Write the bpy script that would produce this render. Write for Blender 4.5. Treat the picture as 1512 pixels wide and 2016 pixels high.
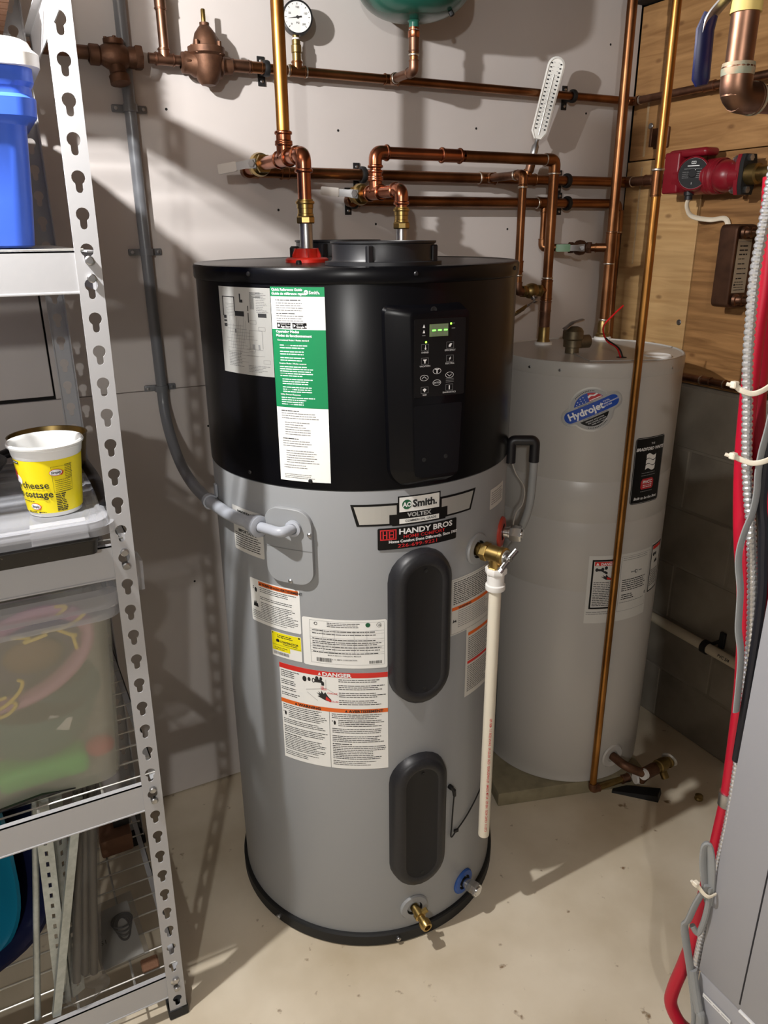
import bpy, bmesh, math, random
from mathutils import Vector, Matrix
random.seed(7)
PI = math.pi
V = Vector
for o in list(bpy.data.objects):
    bpy.data.objects.remove(o)
SC = bpy.context.scene
COL = SC.collection

# ---------------------------------------------------------------- camera
CAM_H = 1.65
th, yaw, roll = math.radians(20.2), math.radians(27.2), math.radians(0.48)
fh = V((math.sin(yaw), math.cos(yaw), 0)); rt = V((math.cos(yaw), -math.sin(yaw), 0)); zz = V((0, 0, 1))
fw = fh*math.cos(th) - zz*math.sin(th); up = fh*math.sin(th) + zz*math.cos(th)
r2 = rt*math.cos(roll) - up*math.sin(roll); u2 = up*math.cos(roll) + rt*math.sin(roll)
cd = bpy.data.cameras.new('camera'); cam = bpy.data.objects.new('camera', cd); COL.objects.link(cam)
M = Matrix((r2, u2, -fw)).transposed().to_4x4(); M.translation = V((0, 0, CAM_H))
cam.matrix_world = M
cd.sensor_fit = 'VERTICAL'; cd.sensor_height = 36.0; cd.lens = 1490.0/2016*36.0
cd.clip_start = 0.02; cd.clip_end = 50
SC.camera = cam

# ---------------------------------------------------------------- light and exposure
w = bpy.data.worlds.new('world'); SC.world = w; w.use_nodes = True
w.node_tree.nodes['Background'].inputs[0].default_value = (1, .95, .9, 1)
w.node_tree.nodes['Background'].inputs[1].default_value = 0.02
def lamp(name, loc, power, radius, col):
    l = bpy.data.lights.new(name, 'POINT'); l.energy = power; l.shadow_soft_size = radius; l.color = col
    o = bpy.data.objects.new(name, l); o.location = loc; COL.objects.link(o)
lamp('ceiling_bulb', (-0.25, 1.13, 2.20), 80, 0.016, (1.0, .985, .97))
lamp('far_ceiling_bulb', (-1.03, -1.43, 2.18), 74, 0.04, (1.0, .99, .96))
SC.view_settings.view_transform = 'Standard'
try: SC.view_settings.look = 'None'
except Exception: pass
SC.view_settings.exposure = 0.28
SC.view_settings.gamma = 1.0
SC.view_settings.use_curve_mapping = False

# ---------------------------------------------------------------- materials
MATS = {}
def lin(c):
    f = lambda x: x/12.92 if x <= .04045 else ((x+.055)/1.055)**2.4
    return tuple(f(x/255.0) for x in c) + (1,)
def mat(name, rgb, rough=.5, metal=0, spec=.5, noise=None, bump=None, emit=0, alpha=None, coat=0, aniso=None):
    """rgb in 0-255 sRGB. noise=(scale, rgb2, lo, hi[, stretch]); bump=(scale, strength[, dist])"""
    m = bpy.data.materials.new(name); m.use_nodes = True
    nt = m.node_tree; b = nt.nodes['Principled BSDF']
    b.inputs['Base Color'].default_value = lin(rgb); b.inputs['Roughness'].default_value = rough
    b.inputs['Metallic'].default_value = metal; b.inputs['Specular IOR Level'].default_value = spec
    if coat: b.inputs['Coat Weight'].default_value = coat; b.inputs['Coat Roughness'].default_value = .12
    tc = nt.nodes.new('ShaderNodeTexCoord')
    def nz(scale, stretch=(1, 1, 1), detail=5):
        mp = nt.nodes.new('ShaderNodeMapping'); mp.inputs['Scale'].default_value = stretch
        nt.links.new(tc.outputs['Object'], mp.inputs['Vector'])
        n = nt.nodes.new('ShaderNodeTexNoise'); n.inputs['Scale'].default_value = scale; n.inputs['Detail'].default_value = detail
        nt.links.new(mp.outputs[0], n.inputs['Vector']); return n
    if noise:
        n = nz(noise[0], noise[4] if len(noise) > 4 else (1, 1, 1))
        r = nt.nodes.new('ShaderNodeValToRGB')
        r.color_ramp.elements[0].position = noise[2]; r.color_ramp.elements[1].position = noise[3]
        r.color_ramp.elements[0].color = lin(rgb); r.color_ramp.elements[1].color = lin(noise[1])
        nt.links.new(n.outputs['Fac'], r.inputs[0]); nt.links.new(r.outputs[0], b.inputs['Base Color'])
    if bump:
        n = nz(bump[0]); bp = nt.nodes.new('ShaderNodeBump'); bp.inputs['Strength'].default_value = bump[1]
        bp.inputs['Distance'].default_value = bump[2] if len(bump) > 2 else .002
        nt.links.new(n.outputs['Fac'], bp.inputs['Height']); nt.links.new(bp.outputs[0], b.inputs['Normal'])
    if emit:
        b.inputs['Emission Color'].default_value = lin(rgb); b.inputs['Emission Strength'].default_value = emit
    if alpha is not None:
        b.inputs['Alpha'].default_value = alpha
    MATS[name] = m; return m
def film(name, rgb, opacity, rough=.35):
    """thin clear / milky plastic film or wall"""
    m = bpy.data.materials.new(name); m.use_nodes = True; nt = m.node_tree
    b = nt.nodes['Principled BSDF']; b.inputs['Base Color'].default_value = lin(rgb); b.inputs['Roughness'].default_value = rough
    t = nt.nodes.new('ShaderNodeBsdfTransparent'); mx = nt.nodes.new('ShaderNodeMixShader')
    mx.inputs[0].default_value = opacity; out = nt.nodes['Material Output']
    nt.links.new(t.outputs[0], mx.inputs[1]); nt.links.new(b.outputs[0], mx.inputs[2]); nt.links.new(mx.outputs[0], out.inputs[0])
    MATS[name] = m; return m
# setting
mat('white_wall', (207, 200, 196), .55, noise=(2.2, (196, 188, 183), .35, .75), bump=(55, .10))
mat('concrete_wall', (150, 143, 130), .9, noise=(5, (118, 110, 99), .3, .7), bump=(30, .35, .004))
mat('gap_dark', (22, 19, 17), .9)
mat('ceiling_paint', (96, 84, 72), .9)
mat('far_wall', (128, 124, 120), .9)
def floor_mat():
    m = mat('floor_paint', (226, 215, 194), .42, bump=(40, .12)); nt = m.node_tree; b = nt.nodes['Principled BSDF']
    tc = nt.nodes['Texture Coordinate']
    def n(scale, d, lo, hi, c0, c1):
        x = nt.nodes.new('ShaderNodeTexNoise'); x.inputs['Scale'].default_value = scale; x.inputs['Detail'].default_value = d
        nt.links.new(tc.outputs['Object'], x.inputs['Vector']); r = nt.nodes.new('ShaderNodeValToRGB')
        r.color_ramp.elements[0].position = lo; r.color_ramp.elements[1].position = hi
        r.color_ramp.elements[0].color = lin(c0); r.color_ramp.elements[1].color = lin(c1)
        nt.links.new(x.outputs['Fac'], r.inputs[0]); return r
    a = n(2.5, 6, .35, .7, (236, 224, 202), (198, 182, 154))
    s = n(23, 4, .67, .74, (0, 0, 0), (255, 255, 255))
    mx = nt.nodes.new('ShaderNodeMix'); mx.data_type = 'RGBA'
    mx.inputs[7].default_value = lin((138, 112, 82))
    nt.links.new(s.outputs[0], mx.inputs[0]); nt.links.new(a.outputs[0], mx.inputs[6]); nt.links.new(mx.outputs[2], b.inputs['Base Color'])
floor_mat()
def wood(name, c0, c1, knots, scale=(1, 1.2, 14)):
    m = mat(name, c0, .5, bump=(60, .1)); nt = m.node_tree; b = nt.nodes['Principled BSDF']; tc = nt.nodes['Texture Coordinate']
    mp = nt.nodes.new('ShaderNodeMapping'); mp.inputs['Scale'].default_value = scale
    nt.links.new(tc.outputs['Object'], mp.inputs[0])
    g = nt.nodes.new('ShaderNodeTexNoise'); g.inputs['Scale'].default_value = 3.0; g.inputs['Detail'].default_value = 8; g.inputs['Distortion'].default_value = 1.1
    nt.links.new(mp.outputs[0], g.inputs['Vector']); r = nt.nodes.new('ShaderNodeValToRGB')
    r.color_ramp.elements[0].position = .32; r.color_ramp.elements[1].position = .70
    r.color_ramp.elements[0].color = lin(c0); r.color_ramp.elements[1].color = lin(c1)
    nt.links.new(g.outputs['Fac'], r.inputs[0])
    mp2 = nt.nodes.new('ShaderNodeMapping'); mp2.inputs['Scale'].default_value = (1, .8, 1.6); mp2.inputs['Rotation'].default_value = (0, PI/2, 0); nt.links.new(tc.outputs['Object'], mp2.inputs[0])
    v = nt.nodes.new('ShaderNodeTexVoronoi'); v.voronoi_dimensions = '2D'; v.inputs['Scale'].default_value = 6.5; nt.links.new(mp2.outputs[0], v.inputs['Vector'])
    kr = nt.nodes.new('ShaderNodeValToRGB'); kr.color_ramp.elements[0].position = .03; kr.color_ramp.elements[1].position = .085
    kr.color_ramp.elements[0].color = (1, 1, 1, 1); kr.color_ramp.elements[1].color = (0, 0, 0, 1)
    nt.links.new(v.outputs['Distance'], kr.inputs[0])
    ml = nt.nodes.new('ShaderNodeMath'); ml.operation = 'MULTIPLY'; ml.inputs[1].default_value = knots; nt.links.new(kr.outputs[0], ml.inputs[0])
    mx = nt.nodes.new('ShaderNodeMix'); mx.data_type = 'RGBA'; mx.inputs[7].default_value = lin((104, 66, 34))
    nt.links.new(ml.outputs[0], mx.inputs[0]); nt.links.new(r.outputs[0], mx.inputs[6]); nt.links.new(mx.outputs[2], b.inputs['Base Color'])
wood('plywood', (184, 140, 90), (144, 103, 60), .6)
wood('plywood_dark', (172, 128, 80), (118, 82, 46), .7)
wood('plywood_light', (208, 170, 118), (184, 144, 94), .6)
# metals and plastics
mat('copper_new', (200, 130, 98), .25, 1, noise=(14, (146, 86, 60), .35, .75))
mat('copper_old', (158, 110, 74), .36, 1, noise=(9, (104, 66, 42), .32, .70))
mat('copper_gold', (190, 136, 72), .36, 1, noise=(7, (136, 88, 44), .35, .72))
mat('copper_dull', (150, 112, 92), .42, 1, noise=(18, (104, 78, 62), .35, .7))
mat('verdigris', (150, 152, 132), .6, .3, noise=(60, (176, 150, 124), .42, .58))
mat('solder', (205, 196, 184), .35, 1)
mat('bronze', (118, 84, 64), .52, .7, noise=(30, (84, 58, 44), .35, .7), bump=(70, .3))
mat('brass', (192, 164, 104), .32, 1, noise=(16, (150, 122, 60), .4, .8))
mat('brass_dull', (158, 136, 88), .4, 1, noise=(20, (120, 98, 60), .4, .8))
mat('chrome', (212, 212, 212), .2, 1)
mat('conduit_metal', (226, 226, 226), .28, .75)
mat('lever_grey', (186, 186, 186), .5, .35)
mat('rod_dark', (84, 80, 76), .45, .4)
mat('toy_mauve', (190, 126, 150), .5)
mat('zinc', (190, 190, 192), .35, 1, noise=(30, (150, 150, 150), .4, .7))
mat('tank_grey', (148, 150, 152), .36, 0, .5, bump=(90, .03))
mat('tank_grey_warm', (188, 184, 178), .30, 0, .5, bump=(60, .03))
mat('gloss_black', (8, 8, 11), .27, 0, .22)
mat('plastic_black', (26, 26, 29), .42)
mat('rubber_black', (20, 20, 21), .6)
mat('plastic_charcoal', (36, 36, 39), .42, 0, .4, noise=(200, (32, 32, 35), .4, .6))
mat('charcoal_recess', (27, 27, 29), .55, 0, .3)
mat('red_plastic', (206, 40, 26), .35)
mat('red_dark', (176, 58, 42), .5)
mat('blue_plastic', (44, 88, 164), .45)
mat('brass_old', (128, 116, 94), .45, .8, noise=(25, (98, 88, 70), .4, .7))
mat('tank_green', (34, 92, 78), .22, 0, .6)
mat('white_plastic', (232, 230, 226), .4)
mat('ivory_pipe', (226, 218, 200), .4)
mat('wall_ivory_pipe', (198, 188, 166), .5)
mat('conduit_grey', (112, 114, 118), .32)
mat('conduit_light', (166, 170, 178), .35)
mat('shelf_grey', (176, 176, 178), .42, .0, .5, bump=(120, .05))
mat('galv', (172, 178, 176), .4, .6, noise=(90, (160, 166, 164), .4, .6))
mat('steel_wire', (186, 184, 178), .35, .6)
mat('tote_blue', (64, 104, 216), .38)
mat('tote_white', (236, 234, 230), .45)
mat('teal_plastic', (22, 118, 150), .22)
mat('navy_plastic', (26, 30, 62), .25)
mat('wicker', (112, 78, 56), .8, bump=(90, .5, .004))
mat('tub_white', (238, 238, 236), .3)
mat('tub_yellow', (246, 224, 10), .38)
mat('furnace_grey', (164, 164, 168), .4, noise=(3, (158, 158, 163), .3, .7), bump=(150, .03))
mat('furnace_seam', (30, 31, 38), .6)
mat('pex_red', (188, 14, 46), .38)
mat('cable_grey', (146, 148, 148), .45)
mat('cable_black', (24, 24, 32), .45)
mat('cable_white', (226, 214, 192), .45)
mat('tie_white', (236, 226, 206), .45)
mat('pump_red', (128, 20, 34), .36, 0, .5, bump=(60, .05))
mat('plate_brown', (94, 66, 50), .38, .6, noise=(20, (74, 52, 40), .4, .7))
mat('blue_grip', (12, 17, 66), .4)
mat('yellow_tape', (222, 196, 118), .6)
mat('clear_handle', (140, 190, 150), .3)
mat('lever_sleeve', (214, 208, 200), .45)
mat('wire_red', (196, 20, 24), .4)
mat('block_grey', (150, 140, 112), .9, noise=(20, (124, 114, 90), .3, .7))
mat('toy_pink', (206, 130, 160), .5)
mat('toy_yellow', (232, 200, 70), .5)
mat('toy_green', (120, 186, 50), .5)
mat('toy_bright_green', (60, 200, 60), .5)
mat('toy_teal', (40, 96, 90), .5)
mat('toy_brown', (128, 84, 40), .6)
mat('toy_purple', (92, 66, 92), .6)
mat('toy_red', (190, 40, 50), .5)
mat('dark_tray', (30, 28, 26), .35, noise=(120, (110, 100, 84), .70, .74))
mat('pan_black', (16, 14, 16), .35)
film('clear_bin', (204, 202, 186), .42, .22)
film('clear_lid', (200, 202, 208), .38, .08)
film('clear_bag', (104, 100, 94), .30, .10)
film('clear_strip', (225, 200, 160), .28, .08)
# inks and papers
mat('paper', (236, 236, 232), .5)
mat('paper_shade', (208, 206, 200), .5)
mat('ink', (34, 34, 36), .55)
mat('ink_grey', (120, 120, 120), .55)
mat('ink_white', (236, 236, 236), .5)
mat('label_green', (16, 128, 78), .45)
mat('green_dark', (22, 92, 58), .45)
mat('label_red', (208, 44, 36), .5)
mat('label_orange', (226, 104, 32), .5)
mat('label_yellow', (240, 226, 20), .45)
mat('label_black', (12, 12, 13), .4, 0, .3)
mat('silver_foil', (206, 206, 202), .32, .55)
mat('silver_dull', (170, 170, 168), .5)
mat('badge_blue', (28, 72, 168), .4)
mat('badge_red', (186, 40, 48), .45)
mat('ink_red', (206, 40, 44), .5)
mat('lcd_face', (116, 136, 96), .3)
mat('lcd_glow', (120, 255, 90), .4, emit=2.0)
mat('dial_black', (22, 22, 24), .75)
mat('led_green', (130, 255, 60), .4, emit=4.0)
mat('gauge_face', (232, 232, 228), .35)
mat('thermo_white', (240, 238, 232), .35)
mat('plate_label', (176, 166, 146), .45, .3)

# ---------------------------------------------------------------- mesh helpers
class B:
    """collects shapes into one bmesh"""
    def __init__(s): s.bm = bmesh.new()
    def _xf(s, vs, m):
        if m is not None: bmesh.ops.transform(s.bm, matrix=m, verts=vs)
    def box(s, x0, y0, z0, x1, y1, z1, bev=0, seg=2, m=None):
        r = bmesh.ops.create_cube(s.bm, size=1); vs = r['verts']
        for v in vs:
            v.co = V(((x0+x1)/2+v.co.x*(x1-x0), (y0+y1)/2+v.co.y*(y1-y0), (z0+z1)/2+v.co.z*(z1-z0)))
        if bev:
            es = list({e for v in vs for e in v.link_edges})
            r = bmesh.ops.bevel(s.bm, geom=es, offset=bev, segments=seg, profile=.5, affect='EDGES')
            vs = list({v for f in r['faces'] for v in f.verts} | {v for v in vs if v.is_valid})
        s._xf(vs, m); return s
    def tube(s, pts, r, seg=14, bend=0, nb=6, caps=True, flat=None, closed=False):
        pts = [V(p) for p in pts]
        if bend: pts = rounded(pts, bend, nb)
        n = len(pts); rs = r if isinstance(r, (list, tuple)) else [r]*n
        if len(rs) != n: rs = [rs[0]+(rs[-1]-rs[0])*i/(n-1) for i in range(n)]
        rings = []; nrm = None
        for i, p in enumerate(pts):
            if closed: t = (pts[(i+1) % n]-pts[i-1]).normalized()
            else: t = (pts[min(i+1, n-1)]-pts[max(i-1, 0)]).normalized()
            if nrm is None:
                a = V((0, 0, 1)) if abs(t.z) < .9 else V((0, 1, 0)); nrm = (a - t*a.dot(t)).normalized()
            else: nrm = (nrm - t*nrm.dot(t)).normalized()
            bn = t.cross(nrm); fx = flat or (1, 1)
            rings.append([s.bm.verts.new(p + (nrm*math.cos(2*PI*k/seg)*fx[0] + bn*math.sin(2*PI*k/seg)*fx[1])*rs[i]) for k in range(seg)])
        for i in range(n if closed else n-1):
            A, C = rings[i], rings[(i+1) % n]
            for k in range(seg): s.bm.faces.new((A[k], A[(k+1) % seg], C[(k+1) % seg], C[k]))
        if caps and not closed:
            s.bm.faces.new(rings[0][::-1]); s.bm.faces.new(rings[-1])
        return s
    def lathe(s, prof, o=(0, 0, 0), ax=(0, 0, 1), seg=32, sx=1, sy=1):
        q = V(ax).normalized().to_track_quat('Z', 'Y'); o = V(o); rings = []
        for (r, z) in prof:
            if r < 1e-6: rings.append([s.bm.verts.new(o + q @ V((0, 0, z)))])
            else: rings.append([s.bm.verts.new(o + q @ V((r*math.cos(2*PI*k/seg)*sx, r*math.sin(2*PI*k/seg)*sy, z))) for k in range(seg)])
        for A, C in zip(rings, rings[1:]):
            if len(A) == 1 and len(C) == 1: continue
            for k in range(seg):
                k2 = (k+1) % seg
                if len(A) == 1: s.bm.faces.new((A[0], C[k2], C[k]))
                elif len(C) == 1: s.bm.faces.new((A[k], A[k2], C[0]))
                else: s.bm.faces.new((A[k], A[k2], C[k2], C[k]))
        return s
    def loops(s, rings, cap0=False, cap1=True):
        R = [[s.bm.verts.new(p) for p in r] for r in rings]; n = len(R[0])
        for A, C in zip(R, R[1:]):
            for k in range(n): s.bm.faces.new((A[k], A[(k+1) % n], C[(k+1) % n], C[k]))
        if cap0: s.bm.faces.new(R[0][::-1])
        if cap1: s.bm.faces.new(R[-1])
        return s
    def prism(s, out, o, u, v, h):
        """outline (2D) in the plane o,u,v pushed along the normal u x v by h"""
        o, u, v = V(o), V(u).normalized(), V(v).normalized(); nn = u.cross(v)
        a = [o+u*x+v*y for x, y in out]; return s.loops([a, [p+nn*h for p in a]], True, True)
    def ball(s, c, r, sx=1, sy=1, sz=1, seg=16):
        rr = bmesh.ops.create_uvsphere(s.bm, u_segments=seg, v_segments=max(6, seg*2//3), radius=1)
        for v in rr['verts']: v.co = V((c[0]+v.co.x*r*sx, c[1]+v.co.y*r*sy, c[2]+v.co.z*r*sz))
        return s
def rounded(pts, r, nb=6):
    out = [pts[0]]
    for a, p, c in zip(pts, pts[1:], pts[2:]):
        d1 = (a-p); d2 = (c-p); l = min(r, d1.length*.49, d2.length*.49); d1.normalize(); d2.normalize()
        A, C = p+d1*l, p+d2*l
        for i in range(nb+1):
            t = i/nb; out.append(A*(1-t)**2 + p*2*t*(1-t) + C*t*t)
    out.append(pts[-1]); return out
def spline(pts, n=8):
    pts = [V(p) for p in pts]; P = [pts[0]*2-pts[1]] + pts + [pts[-1]*2-pts[-2]]; out = []
    for i in range(1, len(P)-2):
        a, b, c, d = P[i-1], P[i], P[i+1], P[i+2]
        for k in range(n):
            t = k/n
            out.append(.5*((2*b)+(c-a)*t+(2*a-5*b+4*c-d)*t*t+(3*b-a-3*c+d)*t**3))
    out.append(pts[-1]); return out

WL = {}
def wloc(o): return WL.get(o.name, V((0, 0, 0)))
def link(name, me, parent=None, loc=None):
    o = bpy.data.objects.new(name, me); COL.objects.link(o)
    if parent is not None: o.parent = parent
    return o
def part(name, b, m, parent=None, angle=35, label=None, flat=False):
    """one mesh object (built in world coordinates) under its thing"""
    bm = b.bm if isinstance(b, B) else b
    bmesh.ops.recalc_face_normals(bm, faces=bm.faces[:])
    me = bpy.data.meshes.new(name); bm.to_mesh(me); bm.free()
    org = wloc(parent) if parent is not None else V((0, 0, 0))
    if org.length: me.transform(Matrix.Translation(-org))
    if not flat:
        me.shade_smooth(); me.set_sharp_from_angle(angle=math.radians(angle))
    me.materials.append(MATS[m] if isinstance(m, str) else m)
    o = link(name, me, parent); WL[o.name] = org
    if label: o['label'] = label
    return o
LABELS = {}
def thing(name, label, cat, loc=(0, 0, 0), group=None):
    o = link(name, None); o.location = loc; WL[o.name] = V(loc); o.empty_display_size = .05
    o['label'] = label; o['category'] = cat
    if group: o['group'] = group
    return o
def single(name, b, m, label, cat, loc=None, group=None, angle=35):
    """a top-level thing that is one mesh; origin at loc"""
    bm = b.bm; bmesh.ops.recalc_face_normals(bm, faces=bm.faces[:])
    me = bpy.data.meshes.new(name); bm.to_mesh(me); bm.free()
    if loc is None:
        vs = [v.co for v in me.vertices]
        loc = V((sum(v.x for v in vs)/len(vs), sum(v.y for v in vs)/len(vs), min(v.z for v in vs)))
    loc = V(loc); me.transform(Matrix.Translation(-loc)); me.shade_smooth(); me.set_sharp_from_angle(angle=math.radians(angle))
    me.materials.append(MATS[m]); o = link(name, me); o.location = loc; WL[o.name] = loc
    o['label'] = label; o['category'] = cat
    if group: o['group'] = group
    return o
def dup(root, loc, label, rotz=0):
    r = root.copy(); COL.objects.link(r); r.location = loc; r.rotation_euler = (0, 0, rotz); r['label'] = label
    for ch in list(root.children):
        c = ch.copy(); COL.objects.link(c); c.parent = r
        for g in list(ch.children):
            d = g.copy(); COL.objects.link(d); d.parent = c
    return r
def structure(name, b, m, parent=None):
    o = part(name, b, m, parent)
    if parent is None: o['kind'] = 'structure'
    return o

# ---------------------------------------------------------------- text and print
TXT = {}
def text_bm(s, size, align='LEFT', bold=0.0, shear=0.0, wide=1.0):
    fc = bpy.data.curves.new('t', 'FONT'); fc.body = s; fc.size = size; fc.align_x = align; fc.resolution_u = 2
    fc.offset = bold*size; fc.shear = shear; fc.fill_mode = 'FRONT'
    ob = bpy.data.objects.new('t', fc); me = bpy.data.meshes.new_from_object(ob)
    bm = bmesh.new(); bm.from_mesh(me)
    for v in bm.verts: v.co.x *= wide
    bpy.data.objects.remove(ob); bpy.data.curves.remove(fc); bpy.data.meshes.remove(me)
    return bm
class Label:
    """flat printed label wrapped on a surface: mp(u, v, off) -> world point"""
    def __init__(s, parent, mp, w, h, m='paper', name='label', rnd=0, outline=None, off=.0006, thick=True, label=None, rot=0, step=.012):
        s.mp, s.w, s.h, s.prints, s.off, s.step = mp, w, h, {}, off, step
        bm = bmesh.new()
        if outline is None:
            if rnd:
                outline = []
                for cx, cy, a0 in ((w-rnd, rnd, -90), (w-rnd, h-rnd, 0), (rnd, h-rnd, 90), (rnd, rnd, 180)):
                    for k in range(5):
                        a = math.radians(a0+k*22.5); outline.append((cx+rnd*math.cos(a), cy+rnd*math.sin(a)))
            else: outline = [(0, 0), (w, 0), (w, h), (0, h)]
        s._poly(bm, outline); s._wrap(bm, off)
        s.ob = part(name, bm, m, parent, flat=True, label=label)
    def _poly(s, bm, pts):
        bm.faces.new([bm.verts.new((x, y, 0)) for x, y in pts])
    def _wrap(s, bm, off):
        if bm.verts:
            lo = min(v.co.x for v in bm.verts); hi = max(v.co.x for v in bm.verts)
            k = math.floor(lo/s.step)+1
            while k*s.step < hi:
                bmesh.ops.bisect_plane(bm, geom=bm.verts[:]+bm.edges[:]+bm.faces[:], plane_co=(k*s.step, 0, 0), plane_no=(1, 0, 0)); k += 1
        for v in bm.verts: v.co = s.mp(v.co.x, v.co.y, off)
    def _get(s, m):
        if m not in s.prints: s.prints[m] = []
        return s.prints[m]
    def poly(s, m, pts, lvl=1):
        bm = bmesh.new(); s._poly(bm, pts); s._get((m, lvl)).append(bm); return s
    def rect(s, m, u0, v0, u1, v1, lvl=1): return s.poly(m, [(u0, v0), (u1, v0), (u1, v1), (u0, v1)], lvl)
    def frame(s, m, u0, v0, u1, v1, t, lvl=1):
        s.rect(m, u0, v0, u1, v0+t, lvl); s.rect(m, u0, v1-t, u1, v1, lvl); s.rect(m, u0, v0+t, u0+t, v1-t, lvl); s.rect(m, u1-t, v0+t, u1, v1-t, lvl); return s
    def disc(s, m, u, v, r, ry=None, n=20, lvl=1):
        ry = ry or r
        return s.poly(m, [(u+r*math.cos(2*PI*k/n), v+ry*math.sin(2*PI*k/n)) for k in range(n)], lvl)
    def text(s, m, t, u, v, size, align='LEFT', bold=0, shear=0, wide=1, rot=0, lvl=2):
        bm = text_bm(t, size, align, bold, shear, wide); c, d = math.cos(rot), math.sin(rot)
        for q in bm.verts: x, y = q.co.x, q.co.y; q.co = V((u+x*c-y*d, v+x*d+y*c, 0))
        s._get((m, lvl)).append(bm); return s
    def lines(s, m, u0, u1, vtop, n, dv, th, ragged=.25, words=True, skip=()):
        bm = bmesh.new()
        for i in range(n):
            if i in skip: continue
            v = vtop-i*dv; end = u1-(u1-u0)*random.random()*ragged; u = u0
            while u < end:
                wl = random.uniform(.5, 1)*th*random.choice((3, 5, 7, 9)) if words else end-u0
                e = min(u+wl, end); 
                if e-u > th*.5: s._poly(bm, [(u, v-th), (e, v-th), (e, v), (u, v)])
                u = e+th*.7
        s._get((m, 1)).append(bm); return s
    def bars(s, m, u0, u1, v0, v1):
        u = u0
        while u < u1:
            wdt = random.choice((.0004, .0008, .0012)); s.rect(m, u, v0, min(u+wdt, u1), v1); u += wdt+random.choice((.0005, .0009))
        return s
    def done(s):
        bym = {}
        for (m, l), bs in s.prints.items():
            out = bym.setdefault(m, bmesh.new())
            for bm in bs:
                s._wrap(bm, s.off+.00035*l)
                me = bpy.data.meshes.new('t'); bm.to_mesh(me); bm.free(); out.from_mesh(me); bpy.data.meshes.remove(me)
        for m, bm in bym.items():
            part('lettering' if m.startswith('ink') else 'print', bm, m, s.ob, flat=True)['kind'] = 'stuff'
        return s.ob
def cyl_map(c, r, phi0, z0):
    p0 = math.radians(phi0)
    def f(u, v, off):
        p = p0+u/r; return V((c[0]+(r+off)*math.sin(p), c[1]-(r+off)*math.cos(p), z0+v))
    return f
def plane_map(o, u, v):
    o, u, v = V(o), V(u).normalized(), V(v).normalized(); n = u.cross(v)
    return lambda a, b, off: o+u*a+v*b+n*off

# ---------------------------------------------------------------- pipe helpers
def pipe(par, a, b, r, m='copper_old', seg=18): return part('pipe', B().tube([a, b], r, seg), m, par)
def bead(b, p, d, r, t=.0022):
    d = V(d).normalized(); b.lathe([(r, -t*1.3), (r+t*.8, -t*.8), (r+t, 0), (r+t*.8, t*.8), (r, t*1.3)], p, d, 20)
def elbow(par, a, p, c, r, m='copper_old', L=2.3, beads=0):
    p = V(p); d1 = (V(a)-p).normalized(); d2 = (V(c)-p).normalized(); l = r*L
    b = B().tube([p+d1*l, p, p+d2*l], r*1.16, 18, bend=l*.8, nb=8)
    for d in (d1, d2):
        if beads: bead(b, p+d*(l-.004), d, r*1.16, .003)
        else: bead(b, p+d*(l-.001), d, r*1.13, .0013)
    return part('elbow', b, m, par)
def tee(par, p, dm, db, r, m='copper_old', rb=None, L=2.0, beads=0):
    p = V(p); dm = V(dm).normalized(); db = V(db).normalized(); rb = rb or r; l = r*L
    b = B().tube([p-dm*l, p+dm*l], r*1.16, 18).tube([p, p+db*l], rb*1.16, 18)
    for q, d, rr in ((p-dm*(l-.003), dm, r), (p+dm*(l-.003), dm, r), (p+db*(l-.003), db, rb)):
        bead(b, q, d, rr*1.16, .003 if beads else .0014)
    return part('tee', b, m, par)
def coupling(par, p, d, r, half=.018, m='copper_old', beads=0):
    p = V(p); d = V(d).normalized(); b = B().tube([p-d*half, p+d*half], r*1.15, 18)
    for q in (-half+.003, half-.003): bead(b, p+d*q, d, r*1.15, .003 if beads else .0012)
    return part('coupling', b, m, par)
def solder(par, pts, r):
    """silver solder rings left at the joints (p, direction)"""
    for p, d in pts:
        b = B(); bead(b, V(p), V(d), r*1.02, .0022); b.lathe([(r*.98, -.0028), (r*1.02, -.0028)], V(p), V(d), 20); part('solder_ring', b, 'solder', par)
def hexnut(b, p, d, r, h, n=6):
    d = V(d).normalized(); q = d.to_track_quat('Z', 'Y'); p = V(p)
    ring = lambda z, s: [p+q @ V((r*s*math.cos(2*PI*k/n), r*s*math.sin(2*PI*k/n), z)) for k in range(n)]
    b.loops([ring(0, .94), ring(h*.15, 1), ring(h*.85, 1), ring(h, .94)], True, True); return b
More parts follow.
